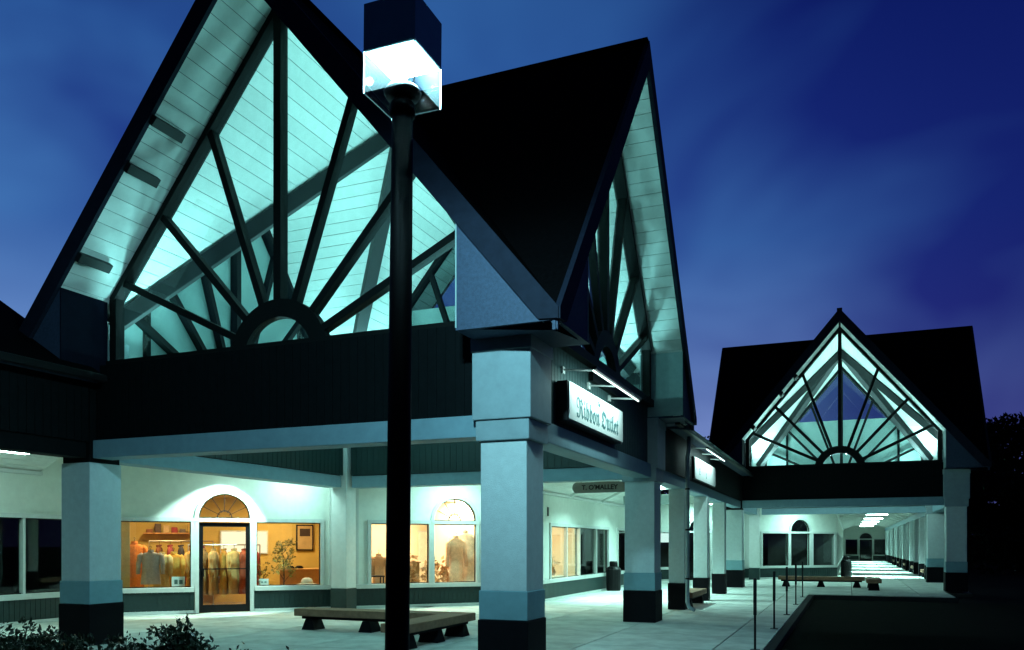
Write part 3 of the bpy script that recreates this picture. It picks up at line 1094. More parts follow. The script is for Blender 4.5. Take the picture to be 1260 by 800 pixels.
def wall_sign(label, y0, y1, z0, z1, lam_e, rounded=False, bar=(0.0, 1.0), zbar=4.12, xb=0.42):
    """sign on the +X facade: board facing +X, its foot standing further off the wall"""
    s = thing('shop_sign', label, 'sign', (0.0, (y0 + y1) / 2, z0), R(90), 'lit fascia signs')
    L = y1 - y0
    H = z1 - z0
    # local x = world +Y, local y = world -X (into wall), face towards local -y
    f = MB().prism([(0, 0), (0, 0)], 0, 0) if False else MB()
    # wedge frame
    f.add([(-L / 2, 0.11, -0.03), (L / 2, 0.11, -0.03), (L / 2, -0.06, -0.03), (-L / 2, -0.06, -0.03), (-L / 2, 0.11, H + 0.02), (L / 2, 0.11, H + 0.02), (L / 2, -0.055, H + 0.02), (-L / 2, -0.055, H + 0.02)],
          [(0, 3, 2, 1), (4, 5, 6, 7), (0, 1, 5, 4), (1, 2, 6, 5), (2, 3, 7, 6), (3, 0, 4, 7)])
    obj('sign_box', f.mesh('sign_box', blackm, 0.008), s)
    tilt = math.atan2(0.005, H + 0.05)
    # face frame: x along board, y up along tilted face, z out
    Fm = Matrix.Translation((0, -0.066, -0.02)) @ Matrix.Rotation(R(90) - tilt, 4, 'X')
    if rounded:
        poly = []
        hw, hh, r = L / 2 - 0.03, H + 0.02, 0.14
        for cx, cy, a0 in ((hw - r, r, -90), (hw - r, hh - r, 0), (-hw + r, hh - r, 90), (-hw + r, r, 180)):
            for k in range(6):
                a = R(a0 + 90 * k / 5)
                poly.append((cx + r * math.cos(a), cy + r * math.sin(a)))
        n = len(poly)
        mb = MB().add([(x, y, 0) for x, y in poly] + [(x, y, 0.012) for x, y in poly], [tuple(range(n))[::-1], tuple(range(n, 2 * n))] + [(i, (i + 1) % n, (i + 1) % n + n, i + n) for i in range(n)])
    else:
        mb = MB().box(-L / 2 + 0.03, L / 2 - 0.03, 0.02, H + 0.03, 0, 0.012)
    obj('sign_face', mb.mesh('sign_face', signw), s, Fm)
    return s, Fm, L, H


sg, Fm, L, H = wall_sign('white sign with old style lettering on the near tower fascia', 1.52, 4.66, 3.48, 4.01, 30)
text('\U0001D57D\U0001D58E\U0001D587\U0001D587\U0001D594\U0001D593 \U0001D57A\U0001D59A\U0001D599\U0001D591\U0001D58A\U0001D599', 0.40, ink, sg, Fm @ Matrix.Translation((0, 0.10, 0.013)))
text('\U0001D57F\U0001D58D\U0001D58A', 0.12, ink, sg, Fm @ Matrix.Translation((0, 0.42, 0.013)))
sg2, Fm2, L2, H2 = wall_sign('rounded white sign on the arcade wing fascia', 12.2, 15.9, 3.42, 3.96, 30, True)
text('E', 0.26, ink, sg2, Fm2 @ Matrix.Translation((-1.05, 0.14, 0.013)))
text('t', 0.30, ink, sg2, Fm2 @ Matrix.Translation((0.05, 0.12, 0.013)))


def sign_lamp(label, y0, y1, e, z=4.13):
    s = thing('sign_lamp', label, 'light', (0, (y0 + y1) / 2, z), R(90), 'lamp bars above the fascia signs')
    L = y1 - y0
    obj('lamp_housing', MB().box(-L / 2, L / 2, -0.46, -0.38, 0.0, 0.05).mesh('lamp_housing', blackm, 0.006), s)
    obj('tube', MB().tube([(-L / 2 + 0.02, -0.405, -0.014), (L / 2 - 0.02, -0.405, -0.010)], 0.013, 8).mesh('tube', emis('sign_tube', (0.75, 1.0, 0.97), 3.0), 0, True), s)
    for k in (-0.42, 0.05, 0.5):
        obj('arm', CACHE.setdefault('sarm', MB().tube([(0, 0.12, 0.075), (0, -0.40, 0.03)], 0.016, 6).box(-0.05, 0.05, 0.10, 0.13, 0.02, 0.12).mesh('arm', trimm)), s, Matrix.Translation((k * L - 0.02, 0, 0)))
    light('AREA', 'sign_tube_lamp', (0, -0.40, -0.035), e, (0.6, 1.0, 0.95), s, L * 0.95, 0.05, (0, 0.9, -1))
    return s


sign_lamp('lamp bar on arms above the lettered tower sign', 1.62, 4.45, 32, 4.17)
sign_lamp('lamp bar on arms above the rounded wing sign', 12.0, 15.4, 36, 4.13)

hs = thing('hanging_sign', 'dark round ended sign reading O\'MALLEY hung over the walkway', 'sign', (-2.15, 11.0, 3.0))
poly = []
for cx, a0 in ((0.62, -90), (-0.62, 90)):
    for k in range(9):
        a = R(a0 + 180 * k / 8)
        poly.append((cx + 0.12 * math.cos(a), 0.14 + 0.14 * math.sin(a)))
obj('board', MB().prism(poly, -0.025, 0.025).mesh('board', signg), hs)
text("T. O'MALLEY", 0.17, blackink, hs, Matrix.Translation((0, -0.027, 0.085)) @ Matrix.Rotation(R(90), 4, 'X'), off=0.004)
for sx in (-0.5, 0.5):
    obj('chain', MB().tube([(sx, 0, 0.27), (sx, 0, 0.86)], 0.008, 5).mesh('chain', blackm), hs)
hs2 = thing('hanging_sign', 'small blank looking sign hung behind the second arcade pillar', 'sign', (-2.3, 17.0, 2.95))
obj('board', MB().box(-0.75, 0.75, -0.025, 0.025, 0, 0.3).mesh('board', cheekm, 0.01), hs2)
for sx in (-0.5, 0.5):
    obj('chain', MB().tube([(sx, 0, 0.29), (sx, 0, 1.03)], 0.008, 5).mesh('chain', blackm), hs2)
pq = thing('wall_plaque', 'small black number plaque on the wing wall', 'plaque', (-4.4, 13.35, 2.5), R(90))
obj('plate', MB().box(-0.06, 0.06, -0.02, 0.0, 0, 0.26).mesh('plate', blackm, 0.006), pq)
obj('rim', MB().box(-0.07, 0.07, -0.012, 0.001, -0.01, 0.0).box(-0.07, 0.07, -0.012, 0.001, 0.26, 0.27).mesh('rim', trimm), pq)


# ------------------------------------------------------------------ benches
def bench(label, x0, x1, y0, y1, along, group='low slab benches'):
    t = thing('bench', label, 'bench', ((x0 + x1) / 2, (y0 + y1) / 2, 0), 0, group)
    hx, hy = (x1 - x0) / 2, (y1 - y0) / 2
    obj('seat_slab', MB().box(-hx, hx, -hy, hy, 0.27, 0.41).mesh('seat_slab', benchm, 0.012), t)
    obj('under_rail', MB().box(-hx + 0.10, hx - 0.10, -hy + 0.12, hy - 0.12, 0.21, 0.27).mesh('under_rail', plinthm), t)
    n = 2 if (hx if along == 'x' else hy) < 1.25 else 3
    for i in range(n):
        f = -1 + 2 * i / (n - 1)
        # flared foot
        ft = MB().add([(-0.15, -0.19, 0), (0.15, -0.19, 0), (0.15, 0.19, 0), (-0.15, 0.19, 0), (-0.075, -0.16, 0.21), (0.075, -0.16, 0.21), (0.075, 0.16, 0.21), (-0.075, 0.16, 0.21)],
                      [(0, 3, 2, 1), (4, 5, 6, 7), (0, 1, 5, 4), (1, 2, 6, 5), (2, 3, 7, 6), (3, 0, 4, 7)])
        m_ = Matrix.Translation((f * (hx - 0.28), 0, 0)) if along == 'x' else Matrix.Translation((0, f * (hy - 0.28), 0)) @ Matrix.Rotation(R(90), 4, 'Z')
        obj('foot', ft.mesh('foot', benchm if False else plinthm, 0.008), t, m_)
    return t


bench('long stone slab bench in front of the arched shop door', -6.15, -3.02, 3.46, 3.96, 'x')
bench('stone slab bench at right angle to the long one, behind the big corner pillar', -3.0, -2.5, 1.42, 3.97, 'y')
bench('slab bench between two arcade wing pillars', -0.42, 0.06, 11.95, 14.3, 'y')
bench('long dark slab bench before the unlit corner shop', 1.2, 4.35, 24.9, 25.4, 'x')
bench('short dark slab bench at right angle, under the distant tower', 4.37, 4.87, 22.9, 25.38, 'y')
for i in range(5):
    bench('dark slab bench between the pillars of the far colonnade', 7.15, 7.6, 35.8 + 7.4 * i, 37.9 + 7.4 * i, 'y', 'far colonnade benches')


# ------------------------------------------------------------------ bins, posts, downspout
def bin_(label, x, y):
    t = thing('litter_bin', label, 'bin', (x, y, 0), R(10), 'black litter bins')
    obj('bin_body', MB().lathe([(0.24, 0), (0.26, 0.05), (0.27, 0.74), (0.25, 0.78)], 16).mesh('bin_body', blackm, 0, False), t)
    obj('bin_lid', MB().lathe([(0.255, 0.785), (0.22, 0.84), (0.15, 0.88), (0.15, 1.02), (0.12, 1.06)], 16).mesh('bin_lid', blackm, 0, False), t)
    return t


bin_('black domed litter bin against the right wing wall', -4.02, 19.4)
bin_('black domed litter bin at the mouth of the far colonnade', 3.65, 37.0)
for i in range(5):
    p = thing('rail_post', 'slim black post on the kerb edge of the dark lawn', 'post', (2.44, 3.64 + 3.62 * i, 0), 0, 'kerb posts')
    obj('post_stem', CACHE.setdefault('pst', MB().tube([(0, 0, 0), (0, 0, 0.56)], 0.019, 8).box(-0.07, 0.07, -0.07, 0.07, 0, 0.012).mesh('post_stem', blackm)), p)
    obj('post_sleeve', CACHE.setdefault('psl', MB().box(-0.025, 0.025, -0.022, 0.022, 0.55, 1.13).mesh('post_sleeve', blackm, 0.006)), p)
ds = thing('downspout', 'vertical rain pipe beside the first arcade wing pillar', 'pipe', (0.12, 10.75, 0))
obj('pipe', MB().tube([(0.05, 0, 4.3), (0.05, 0, 4.0), (0.02, 0, 3.8), (0.02, 0, 0.25), (0.06, -0.02, 0.12), (0.2, -0.08, 0.06)], 0.05, 10).mesh('pipe', capgrey, 0, True), ds)
for z in (0.8, 2.0, 3.0):
    obj('pipe_strap', MB().lathe([(0.058, z), (0.058, z + 0.04)], 10, 0.02, 0).mesh('pipe_strap', blackm), ds)


# ------------------------------------------------------------------ shop contents
SM1 = Matrix.Translation(A1) @ Matrix.Rotation(R(45), 4, 'Z')


def shop_thing(name, label, cat, u, d, z, rz=0, group=None):
    p = SM1 @ Vector((u, d, z))
    return thing(name, label, cat, p, R(45) + rz, group)


def cloth_mat(name, c):
    return mat('cloth_' + name, c, 0.9, 0.18, 14, 0.3, 40)


def garment(label, cat, u, d, zsh, H, Wd, c, cname, rz=0, long=True, group='clothes in the lit shop', sleeve=True):
    """shirt or coat on a hanger: body lofted from elliptical rings with folds, two sleeves, collar, hanger hook"""
    t = shop_thing('hanging_garment', label, cat, u, d, zsh - H, rz, group)
    m = cloth_mat(cname, c)
    rr = random.Random(hash(label) % 1000 if False else int(u * 977 + d * 131 + H * 77))
    n = 28
    mb = MB()
    rows = [(1.0, 0.12, 0.07), (0.98, 0.24, 0.09), (0.945, 0.40, 0.11), (0.87, 0.41, 0.14), (0.62, 0.36, 0.15), (0.4, 0.37, 0.14), (0.18, 0.40, 0.15), (0.0, 0.43, 0.16)]
    ph = rr.uniform(0, 6)
    for f, wx, wy in rows:
        for k in range(n):
            a = 2 * math.pi * k / n
            fold = 1 + (1 - f) * 0.22 * math.sin(7 * a + ph + 2 * f)
            mb.v.append((wx * Wd * math.cos(a), wy * Wd * 1.2 * math.sin(a) * fold, f * H))
    for i in range(len(rows) - 1):
        for k in range(n):
            mb.f.append((i * n + k, i * n + (k + 1) % n, (i + 1) * n + (k + 1) % n, (i + 1) * n + k))
    mb.f.append(tuple(range(n)))
    obj('garment_body', mb.mesh('garment_body', m, 0, True), t)
    if sleeve:
        for s_ in (-1, 1):
            pts = [(s_ * 0.34 * Wd, 0, 0.945 * H), (s_ * 0.44 * Wd, 0.0, 0.88 * H), (s_ * 0.50 * Wd, -0.03, 0.62 * H), (s_ * 0.51 * Wd, -0.06, 0.62 * H - 0.24)]
            obj('sleeve', MB().tube(pts, [0.05, 0.07, 0.058, 0.048], 10).mesh('sleeve', m, 0, True), t)
    obj('collar', MB().ring(0, 0, 0.045, 0.075, 0, 2 * math.pi, 0, 0.05, 14).mesh('collar', m), t, Matrix.Translation((0, 0, H)) @ Matrix.Rotation(R(80), 4, 'X'))
    obj('hanger_hook', MB().tube([(0, 0, H), (0, 0, H + 0.10), (0.02, 0, H + 0.13), (0.0, 0, H + 0.155), (-0.025, 0, H + 0.135)], 0.006, 5).mesh('hanger_hook', blackm), t)
    return t


def rack(label, u0, u1, d, h):
    t = shop_thing('clothes_rack', label, 'rack', (u0 + u1) / 2, d, 0.03, 0, 'clothes racks')
    L = (u1 - u0) / 2
    mm = mat('rack_metal', (0.5, 0.45, 0.4), 0.3, 0.05, metal=0.8)
    obj('rail', MB().tube([(-L, 0, h), (L, 0, h)], 0.016, 8).mesh('rail', mm), t)
    for s_ in (-1, 1):
        obj('upright', MB().tube([(s_ * L, 0, 0), (s_ * L, 0, h)], 0.016, 8).mesh('upright', mm), t)
        obj('foot', MB().tube([(s_ * L, -0.28, 0.02), (s_ * L, 0.28, 0.02)], 0.018, 8).mesh('foot', mm), t)
    return t


garment('blue grey shirt facing the left shop window', 'shirt', 0.80, 1.05, 1.47, 0.80, 0.56, (0.30, 0.33, 0.40), 'bluegrey', R(-8))
garment('orange coat left of the blue grey shirt in the shop window', 'coat', 0.42, 1.45, 1.68, 1.15, 0.56, (0.75, 0.25, 0.07), 'orange', R(12))
garment('pale yellow blouse overlapping the blue grey shirt in the window', 'blouse', 1.05, 1.32, 1.42, 0.85, 0.50, (0.55, 0.42, 0.20), 'paleyellow', R(-25))
garment('mustard jacket in the right of the left shop window', 'jacket', 1.34, 1.45, 1.42, 0.9, 0.54, (0.60, 0.36, 0.08), 'mustard', R(-30))
garment('wine red dress on the rack edge of the left shop window', 'dress', 1.95, 2.0, 1.6, 1.2, 0.5, (0.20, 0.03, 0.05), 'wine', R(60))
rack('clothes rack behind the left shop window', 0.75, 2.35, 2.35, 1.72)
for i, (c, nm, dn) in enumerate((((0.16, 0.06, 0.03), 'brown', 'dark brown'), ((0.25, 0.05, 0.05), 'red', 'dull red'), ((0.05, 0.04, 0.04), 'black', 'black'), ((0.30, 0.12, 0.10), 'rose', 'dusty rose'), ((0.14, 0.03, 0.06), 'plum', 'plum'))):
    garment('%s garment hanging on the rack behind the left window' % dn, 'garment', 1.0 + 0.27 * i, 2.35, 1.60, 1.0, 0.5, c, nm, R(75 + 6 * i), sleeve=False)
rack('clothes rack seen through the glass shop door', 1.7, 3.5, 1.75, 1.62)
for i in range(7):
    c, nm, dn = (((0.45, 0.24, 0.07), 'amber', 'amber'), ((0.42, 0.27, 0.12), 'sand', 'sand coloured'), ((0.46, 0.30, 0.13), 'straw', 'straw coloured'), ((0.45, 0.24, 0.05), 'ochrecloth', 'ochre'), ((0.56, 0.38, 0.15), 'beige', 'beige'), ((0.35, 0.08, 0.04), 'rust', 'rust red'), ((0.28, 0.05, 0.05), 'crimson', 'crimson'))[i]
    garment('%s garment on the rack behind the glass door' % dn, 'garment', 1.8 + 0.26 * i, 1.75, 1.50, 1.15, 0.55, c, nm, R(50 + 9 * (i % 4)), sleeve=(i % 2 == 0))
# lit panel (interior window) on the back wall
lpn = shop_thing('light_panel', 'glowing rectangular panel on the back wall of the clothes shop', 'light', 3.25, 3.38, 1.42)
obj('panel_frame', MB().box(-0.66, 0.66, -0.03, 0.0, -0.03, 0.64).mesh('panel_frame', trimm), lpn)
obj('panel_glow', MB().box(-0.62, 0.62, -0.045, -0.031, 0.0, 0.60).mesh('panel_glow', emis('panel_glow', (1.0, 0.78, 0.50), 1.5)), lpn)
pic = shop_thing('framed_picture', 'framed picture with dark print on the ochre shop wall', 'picture', 4.95, 3.38, 1.48)
obj('frame', MB().box(-0.25, 0.25, -0.05, 0.0, 0, 0.76).mesh('frame', blackm, 0.006), pic)
obj('mount', MB().box(-0.21, 0.21, -0.056, -0.051, 0.04, 0.72).mesh('mount', mat('mount', (0.45, 0.32, 0.16), 0.8)), pic)
obj('print', MB().box(-0.15, 0.15, -0.062, -0.057, 0.42, 0.64).mesh('print', mat('print', (0.05, 0.03, 0.02), 0.8)), pic)
ct = shop_thing('sales_counter', 'tan counter behind the right hand shop window', 'counter', 4.7, 1.9, 0.03)
obj('counter_body', MB().box(-0.62, 0.62, -0.3, 0.3, 0.0, 0.93).mesh('counter_body', mat('counter_tan', (0.55, 0.27, 0.10), 0.6), 0.01), ct)
obj('counter_top', MB().box(-0.66, 0.66, -0.34, 0.34, 0.93, 0.97).mesh('counter_top', mat('counter_top', (0.60, 0.33, 0.14), 0.4), 0.006), ct)
sh = shop_thing('shoe_pair', 'dark shoes on the tan shop counter', 'shoes', 4.35, 1.7, 1.0)
for k in (0, 1):
    prof = [(0.005, 0.0), (0.045, 0.005), (0.045, 0.03), (0.03, 0.07), (0.02, 0.08)]
    obj('shoe', MB().lathe(prof, 14, 0, 0, 2.6, 1).mesh('shoe', blackm, 0, True), sh, Matrix.Translation((0.16 * k, 0.1 * k, 0.09 * (1 - k))) if False else Matrix.Translation((0.25 * k - 0.05, 0.12 * k, 0.0)))
hat = shop_thing('straw_hat', 'white domed hat in the right hand shop window', 'hat', 4.55, 0.55, 0.62)
obj('crown', MB().lathe([(0.16, 0.03), (0.155, 0.09), (0.12, 0.15), (0.05, 0.18)], 20).mesh('crown', mat('hat_white', (0.80, 0.72, 0.62), 0.8, 0.1), 0, True), hat)
obj('brim', MB().lathe([(0.16, 0.02), (0.27, 0.0), (0.27, 0.012), (0.16, 0.035)], 24).mesh('brim', MATS['hat_white'], 0, True), hat)
shelf = shop_thing('window_shelf', 'low display shelf under the right hand shop window', 'shelf', 4.1, 0.5, 0.03)
obj('shelf_board', MB().box(-0.72, 0.72, -0.28, 0.28, 0.55, 0.59).mesh('shelf_board', MATS['counter_tan'], 0.005), shelf)
obj('shelf_base', MB().box(-0.68, 0.68, -0.24, 0.24, 0.0, 0.55).mesh('shelf_base', MATS['counter_tan'], 0.005), shelf)
for u, lab, cat_z in ((1.42, 'small white notice card standing in the left shop window', 0.64), (3.42, 'small white notice card standing in the right shop window', 0.64)):
    cd = shop_thing('notice_card', lab, 'card', u, 0.22, cat_z)
    wdt = 0.30 if u < 2 else 0.24
    obj('card', MB().box(-wdt / 2, wdt / 2, -0.01, 0.0, 0, 0.24 if u < 2 else 0.16).mesh('card', signw), cd)
    obj('card_print', MB().box(-wdt / 2 + 0.06, -0.015, -0.013, -0.0105, 0.06, 0.17 if u < 2 else 0.09).box(0.02, wdt / 2 - 0.05, -0.013, -0.0105, 0.06, 0.16 if u < 2 else 0.09).mesh('card_print', mat('card_ink', (0.10, 0.16, 0.15), 0.7)), cd)
scr = shop_thing('dressing_screen', 'grey green panel at the left end of the clothes shop window', 'screen', 0.16, 1.3, 0.03)
obj('screen_panel', MB().box(-0.16, 0.16, -0.02, 0.02, 0.0, 2.3).mesh('screen_panel', mat('screen_grey', (0.36, 0.36, 0.25), 0.8), 0.006), scr)
obj('screen_foot', MB().box(-0.2, 0.2, -0.15, 0.15, 0.0, 0.03).mesh('screen_foot', blackm), scr)


for q, (uu, zz, lab) in enumerate(((1.3, 1.95, 'upper wall shelf of folded clothes in the clothes shop'), (2.0, 0.55, 'lower wall shelf of folded clothes in the clothes shop'))):
    ws = shop_thing('wall_shelf', lab, 'shelf', uu, 3.2, zz, 0, 'shelves in the lit shop')
    obj('shelf_board', MB().box(-0.7, 0.7, -0.18, 0.18, 0, 0.03).mesh('shelf_board', MATS['counter_tan'], 0.004), ws)
    for k in range(6):
        hh = 0.10 + 0.05 * ((k * 7 + q * 3) % 4)
        cl = ((0.25, 0.10, 0.05), (0.10, 0.07, 0.06), (0.5, 0.35, 0.2), (0.3, 0.05, 0.05), (0.15, 0.12, 0.1), (0.45, 0.3, 0.1))[(k + q * 2) % 6]
        boxo('folded_stack', (-0.62 + 0.21 * k, -0.46 + 0.21 * k, -0.13, 0.12, 0.031, 0.031 + hh), cloth_mat('stack%d' % ((k + q * 2) % 6), cl), ws, 0.015)


def leafquads(mb, c, n, spread, size, rr, up=0.3):
    for _ in range(n):
        while True:
            p = Vector((rr.uniform(-1, 1), rr.uniform(-1, 1), rr.uniform(-1, 1)))
            if p.length <= 1:
                break
        p = Vector((p.x * spread[0], p.y * spread[1], p.z * spread[2])) + Vector(c)
        a = Vector((rr.gauss(0, 1), rr.gauss(0, 1), rr.gauss(up, 1))).normalized()
        b = a.cross(Vector((rr.gauss(0, 1), rr.gauss(0, 1), rr.gauss(0, 1)))).normalized()
        s_ = size * rr.uniform(0.6, 1.3)
        o = len(mb.v)
        nn = a.cross(b)
        mb.v += [tuple(p), tuple(p + a * s_ * 0.5 + b * s_ * 0.28 + nn * s_ * 0.06), tuple(p + a * s_), tuple(p + a * s_ * 0.5 - b * s_ * 0.28 + nn * s_ * 0.06)]
        mb.f.append((o, o + 1, o + 2, o + 3))


def pot_plant(label, u, d, z, h, spread, n, lm, leaf=0.09, group='plants in the shop windows', seed=1, potr=0.14):
    t = shop_thing('potted_plant', label, 'plant', u, d, z, 0, group)
    rr = random.Random(seed)
    obj('pot', MB().lathe([(potr * 0.75, 0), (potr, 0.24), (potr * 1.08, 0.24), (potr * 1.08, 0.28), (potr * 0.9, 0.28)], 16).mesh('pot', mat('terracotta', (0.35, 0.14, 0.06), 0.8), 0, True), t)
    st = MB()
    st.tube([(0, 0, 0.25), (0.02, 0.01, h * 0.5), (0, 0, h * 0.75)], [0.018, 0.014, 0.01], 6)
    lf = MB()
    for k in range(9):
        a = 2.4 * k
        zz = h * (0.45 + 0.06 * k)
        e = Vector((spread * math.cos(a) * 0.8, spread * math.sin(a) * 0.8, zz + 0.18))
        st.tube([(0, 0, zz - 0.1), tuple(e)], [0.008, 0.004], 5)
        leafquads(lf, e, n // 9, (spread * 0.5, spread * 0.5, 0.15), leaf, rr)
    obj('stem', st.mesh('stem', barkm), t)
    o = obj('foliage', lf.mesh('foliage', lm, fix=False), t)
    o['kind'] = 'stuff'
    return t


plm = mat('plant_leaf', (0.30, 0.28, 0.08), 0.6, 0.4, 8)
drym = mat('dry_leaf', (0.55, 0.36, 0.20), 0.8, 0.35, 8)
pot_plant('leafy potted tree behind the right hand shop window', 3.98, 0.75, 0.03, 1.62, 0.26, 520, plm, 0.075, seed=3)
pot_plant('bushy potted plant low behind the right hand shop window', 3.42, 0.95, 0.03, 0.95, 0.2, 120, plm, 0.08, seed=4)

# cream shop, to the right of the pier
pot_plant('tall dried grass arrangement in the cream lit window', 7.3, 0.8, 0.03, 1.1, 0.22, 130, drym, 0.16, seed=5)
pot_plant('dried flower arrangement under the arched display window', 8.0, 0.9, 0.03, 1.0, 0.2, 110, drym, 0.14, seed=6)
pot_plant('dry twig arrangement beside the cream dress', 8.45, 1.1, 0.03, 1.0, 0.2, 90, drym, 0.18, seed=8)
garment('peach dress under the arched display window', 'dress', 8.75, 0.85, 1.85, 1.5, 0.62, (0.80, 0.50, 0.32), 'peach', R(15))
garment('cream gown at the edge of the arched display window', 'gown', 9.15, 1.2, 2.0, 1.6, 0.7, (0.80, 0.66, 0.50), 'creamcloth', R(-20))
garment('tan coat behind the cream lit left pane', 'coat', 6.55, 0.95, 1.35, 0.8, 0.45, (0.55, 0.32, 0.18), 'tancoat', R(10))
tb = shop_thing('display_table', 'small black display table in the cream lit window', 'table', 6.35, 0.55, 0.03)
obj('table_top', MB().box(-0.22, 0.22, -0.2, 0.2, 0.76, 0.80).mesh('table_top', blackm, 0.005), tb)
for sx in (-0.19, 0.19):
    for sy in (-0.17, 0.17):
        boxo('leg', (sx - 0.015, sx + 0.015, sy - 0.015, sy + 0.015, 0, 0.76), blackm, tb)
cb = shop_thing('display_case', 'brown wooden display case with dried grass behind the lamp post', 'case', 7.25, 1.1, 0.03)
obj('case_body', MB().box(-0.45, 0.45, -0.2, 0.2, 0.0, 1.12).mesh('case_body', mat('case_brown', (0.34, 0.20, 0.08), 0.6), 0.01), cb)
obj('case_top', MB().box(-0.48, 0.48, -0.23, 0.23, 1.12, 1.15).mesh('case_top', MATS['case_brown'], 0.006), cb)
wp = shop_thing('wall_panel', 'bright white panel on the back wall behind the arched window', 'panel', 8.85, 3.18, 0.95)
obj('panel_board', MB().box(-0.5, 0.5, -0.03, 0, 0, 1.1).mesh('panel_board', mat('panel_white', (0.85, 0.80, 0.70), 0.7), 0.004), wp)
obj('panel_rim', MB().box(-0.53, 0.53, -0.02, 0.0, -0.03, 0.0).box(-0.53, 0.53, -0.02, 0.0, 1.1, 1.13).mesh('panel_rim', trimm), wp)


# ceiling lamps of the shops
def shop_lamp(label, u, d, e, col, z=2.93):
    t = shop_thing('shop_lamp', label, 'light', u, d, z, 0, 'shop ceiling lamps')
    obj('lamp_rim', CACHE.setdefault('srim', MB().box(-0.32, 0.32, -0.32, 0.32, 0.0, 0.05).mesh('lamp_rim', trimm)), t)
    nm = 'shop_glow_%d' % (1 if col == WARM else 2)
    obj('diffuser', MB().box(-0.29, 0.29, -0.29, 0.29, -0.01, 0.0).mesh('diffuser', emis(nm, col, 4.0)), t)
    light('AREA', 'shop_bulb', (0, 0, -0.02), e, col, t, 0.55, 0.55, (0, 0, -1))


shop_lamp('square warm ceiling lamp over the left window clothes', 1.2, 1.5, 84, WARM)
shop_lamp('square warm ceiling lamp over the counter', 4.0, 1.9, 100, WARM)
shop_lamp('square ceiling lamp over the cream display left', 7.0, 1.6, 150, CREAM)
shop_lamp('square ceiling lamp over the cream display right', 9.0, 1.5, 140, CREAM)

# wing window display: warm light behind the first two panes, flowers
wm = Matrix.Translation((-4.4, 12.1, 0)) @ Matrix.Rotation(R(90), 4, 'Z')


def wing_thing(name, label, cat, u, d, z, group=None):
    return thing(name, label, cat, wm @ Vector((u, d, z)), R(90), group)


wsl = wing_thing('shop_lamp', 'square ceiling lamp behind the first wing window panes', 'light', 2.6, 1.4, 2.85, 'shop ceiling lamps')
obj('lamp_rim', CACHE['srim'], wsl)
obj('diffuser', MB().box(-0.29, 0.29, -0.29, 0.29, -0.01, 0.0).mesh('diffuser', MATS['shop_glow_2']), wsl)
light('AREA', 'shop_bulb', (0, 0, -0.02), 110, CREAM, wsl, 0.55, 0.55, (0, 0, -1))


def flowers(label, u, d, z, seed, hgt=0.75):
    t = wing_thing('flower_vase', label, 'flowers', u, d, z, 'flowers in the wing window')
    rr = random.Random(seed)
    obj('vase', MB().lathe([(0.07, 0), (0.11, 0.12), (0.06, 0.24), (0.08, 0.28)], 14).mesh('vase', mat('vase', (0.30, 0.16, 0.08), 0.4), 0, True), t)
    st = MB()
    lf = MB()
    for k in range(12):
        a = rr.uniform(0, 6.28)
        e = Vector((0.28 * math.cos(a) * rr.random(), 0.2 * math.sin(a), hgt * rr.uniform(0.6, 1.0)))
        st.tube([(0, 0, 0.26), tuple(e)], 0.005, 4)
        leafquads(lf, e, 10, (0.06, 0.06, 0.05), 0.08, rr)
    obj('stems', st.mesh('stems', plm), t)
    o = obj('blossom', lf.mesh('blossom', mat('blossom', (0.65, 0.55, 0.42), 0.8, 0.3), fix=False), t)
    o['kind'] = 'stuff'


boxo_t = wing_thing('display_plinth', 'low white display plinth behind the first wing panes', 'plinth', 2.9, 0.7, 0.03)
obj('plinth_block', MB().box(-1.3, 1.3, -0.3, 0.3, 0.0, 0.62).mesh('plinth_block', mat('panel_white2', (0.7, 0.62, 0.5), 0.7), 0.01), boxo_t)
flowers('pale flower vase nearest the wing wall corner', 2.0, 0.7, 0.65, 1)
flowers('pale flower vase in the middle of the lit wing panes', 2.75, 0.75, 0.65, 2, 0.6)
flowers('pale flower vase beside the dark wing panes', 3.7, 0.7, 0.65, 3, 0.65)

# lamps in the unlit shop under the distant tower
SM2 = Matrix.Translation(A1 + T2) @ Matrix.Rotation(R(45), 4, 'Z')
for u, d, wd, lab in ((6.9, 2.2, 1.3, 'long ceiling lamp in the left window of the distant shop'), (9.8, 2.0, 1.2, 'long ceiling lamp in the right window of the distant shop'), (2.0, 2.0, 1.2, 'long ceiling lamp behind the distant arched door')):
    t = thing('shop_lamp', lab, 'light', SM2 @ Vector((u, d, 2.10)), R(45), 'lamps in the distant shop')
    obj('lamp_rim', MB().box(-wd / 2, wd / 2, -0.02, 0.2, 0.0, 0.36).mesh('lamp_rim', trimm), t)
    obj('diffuser', MB().box(-wd / 2 + 0.03, wd / 2 - 0.03, -0.03, -0.021, -0.33, 0.34).mesh('diffuser', emis('far_shop_glow', (0.72, 1.0, 0.92), 1.1)), t)


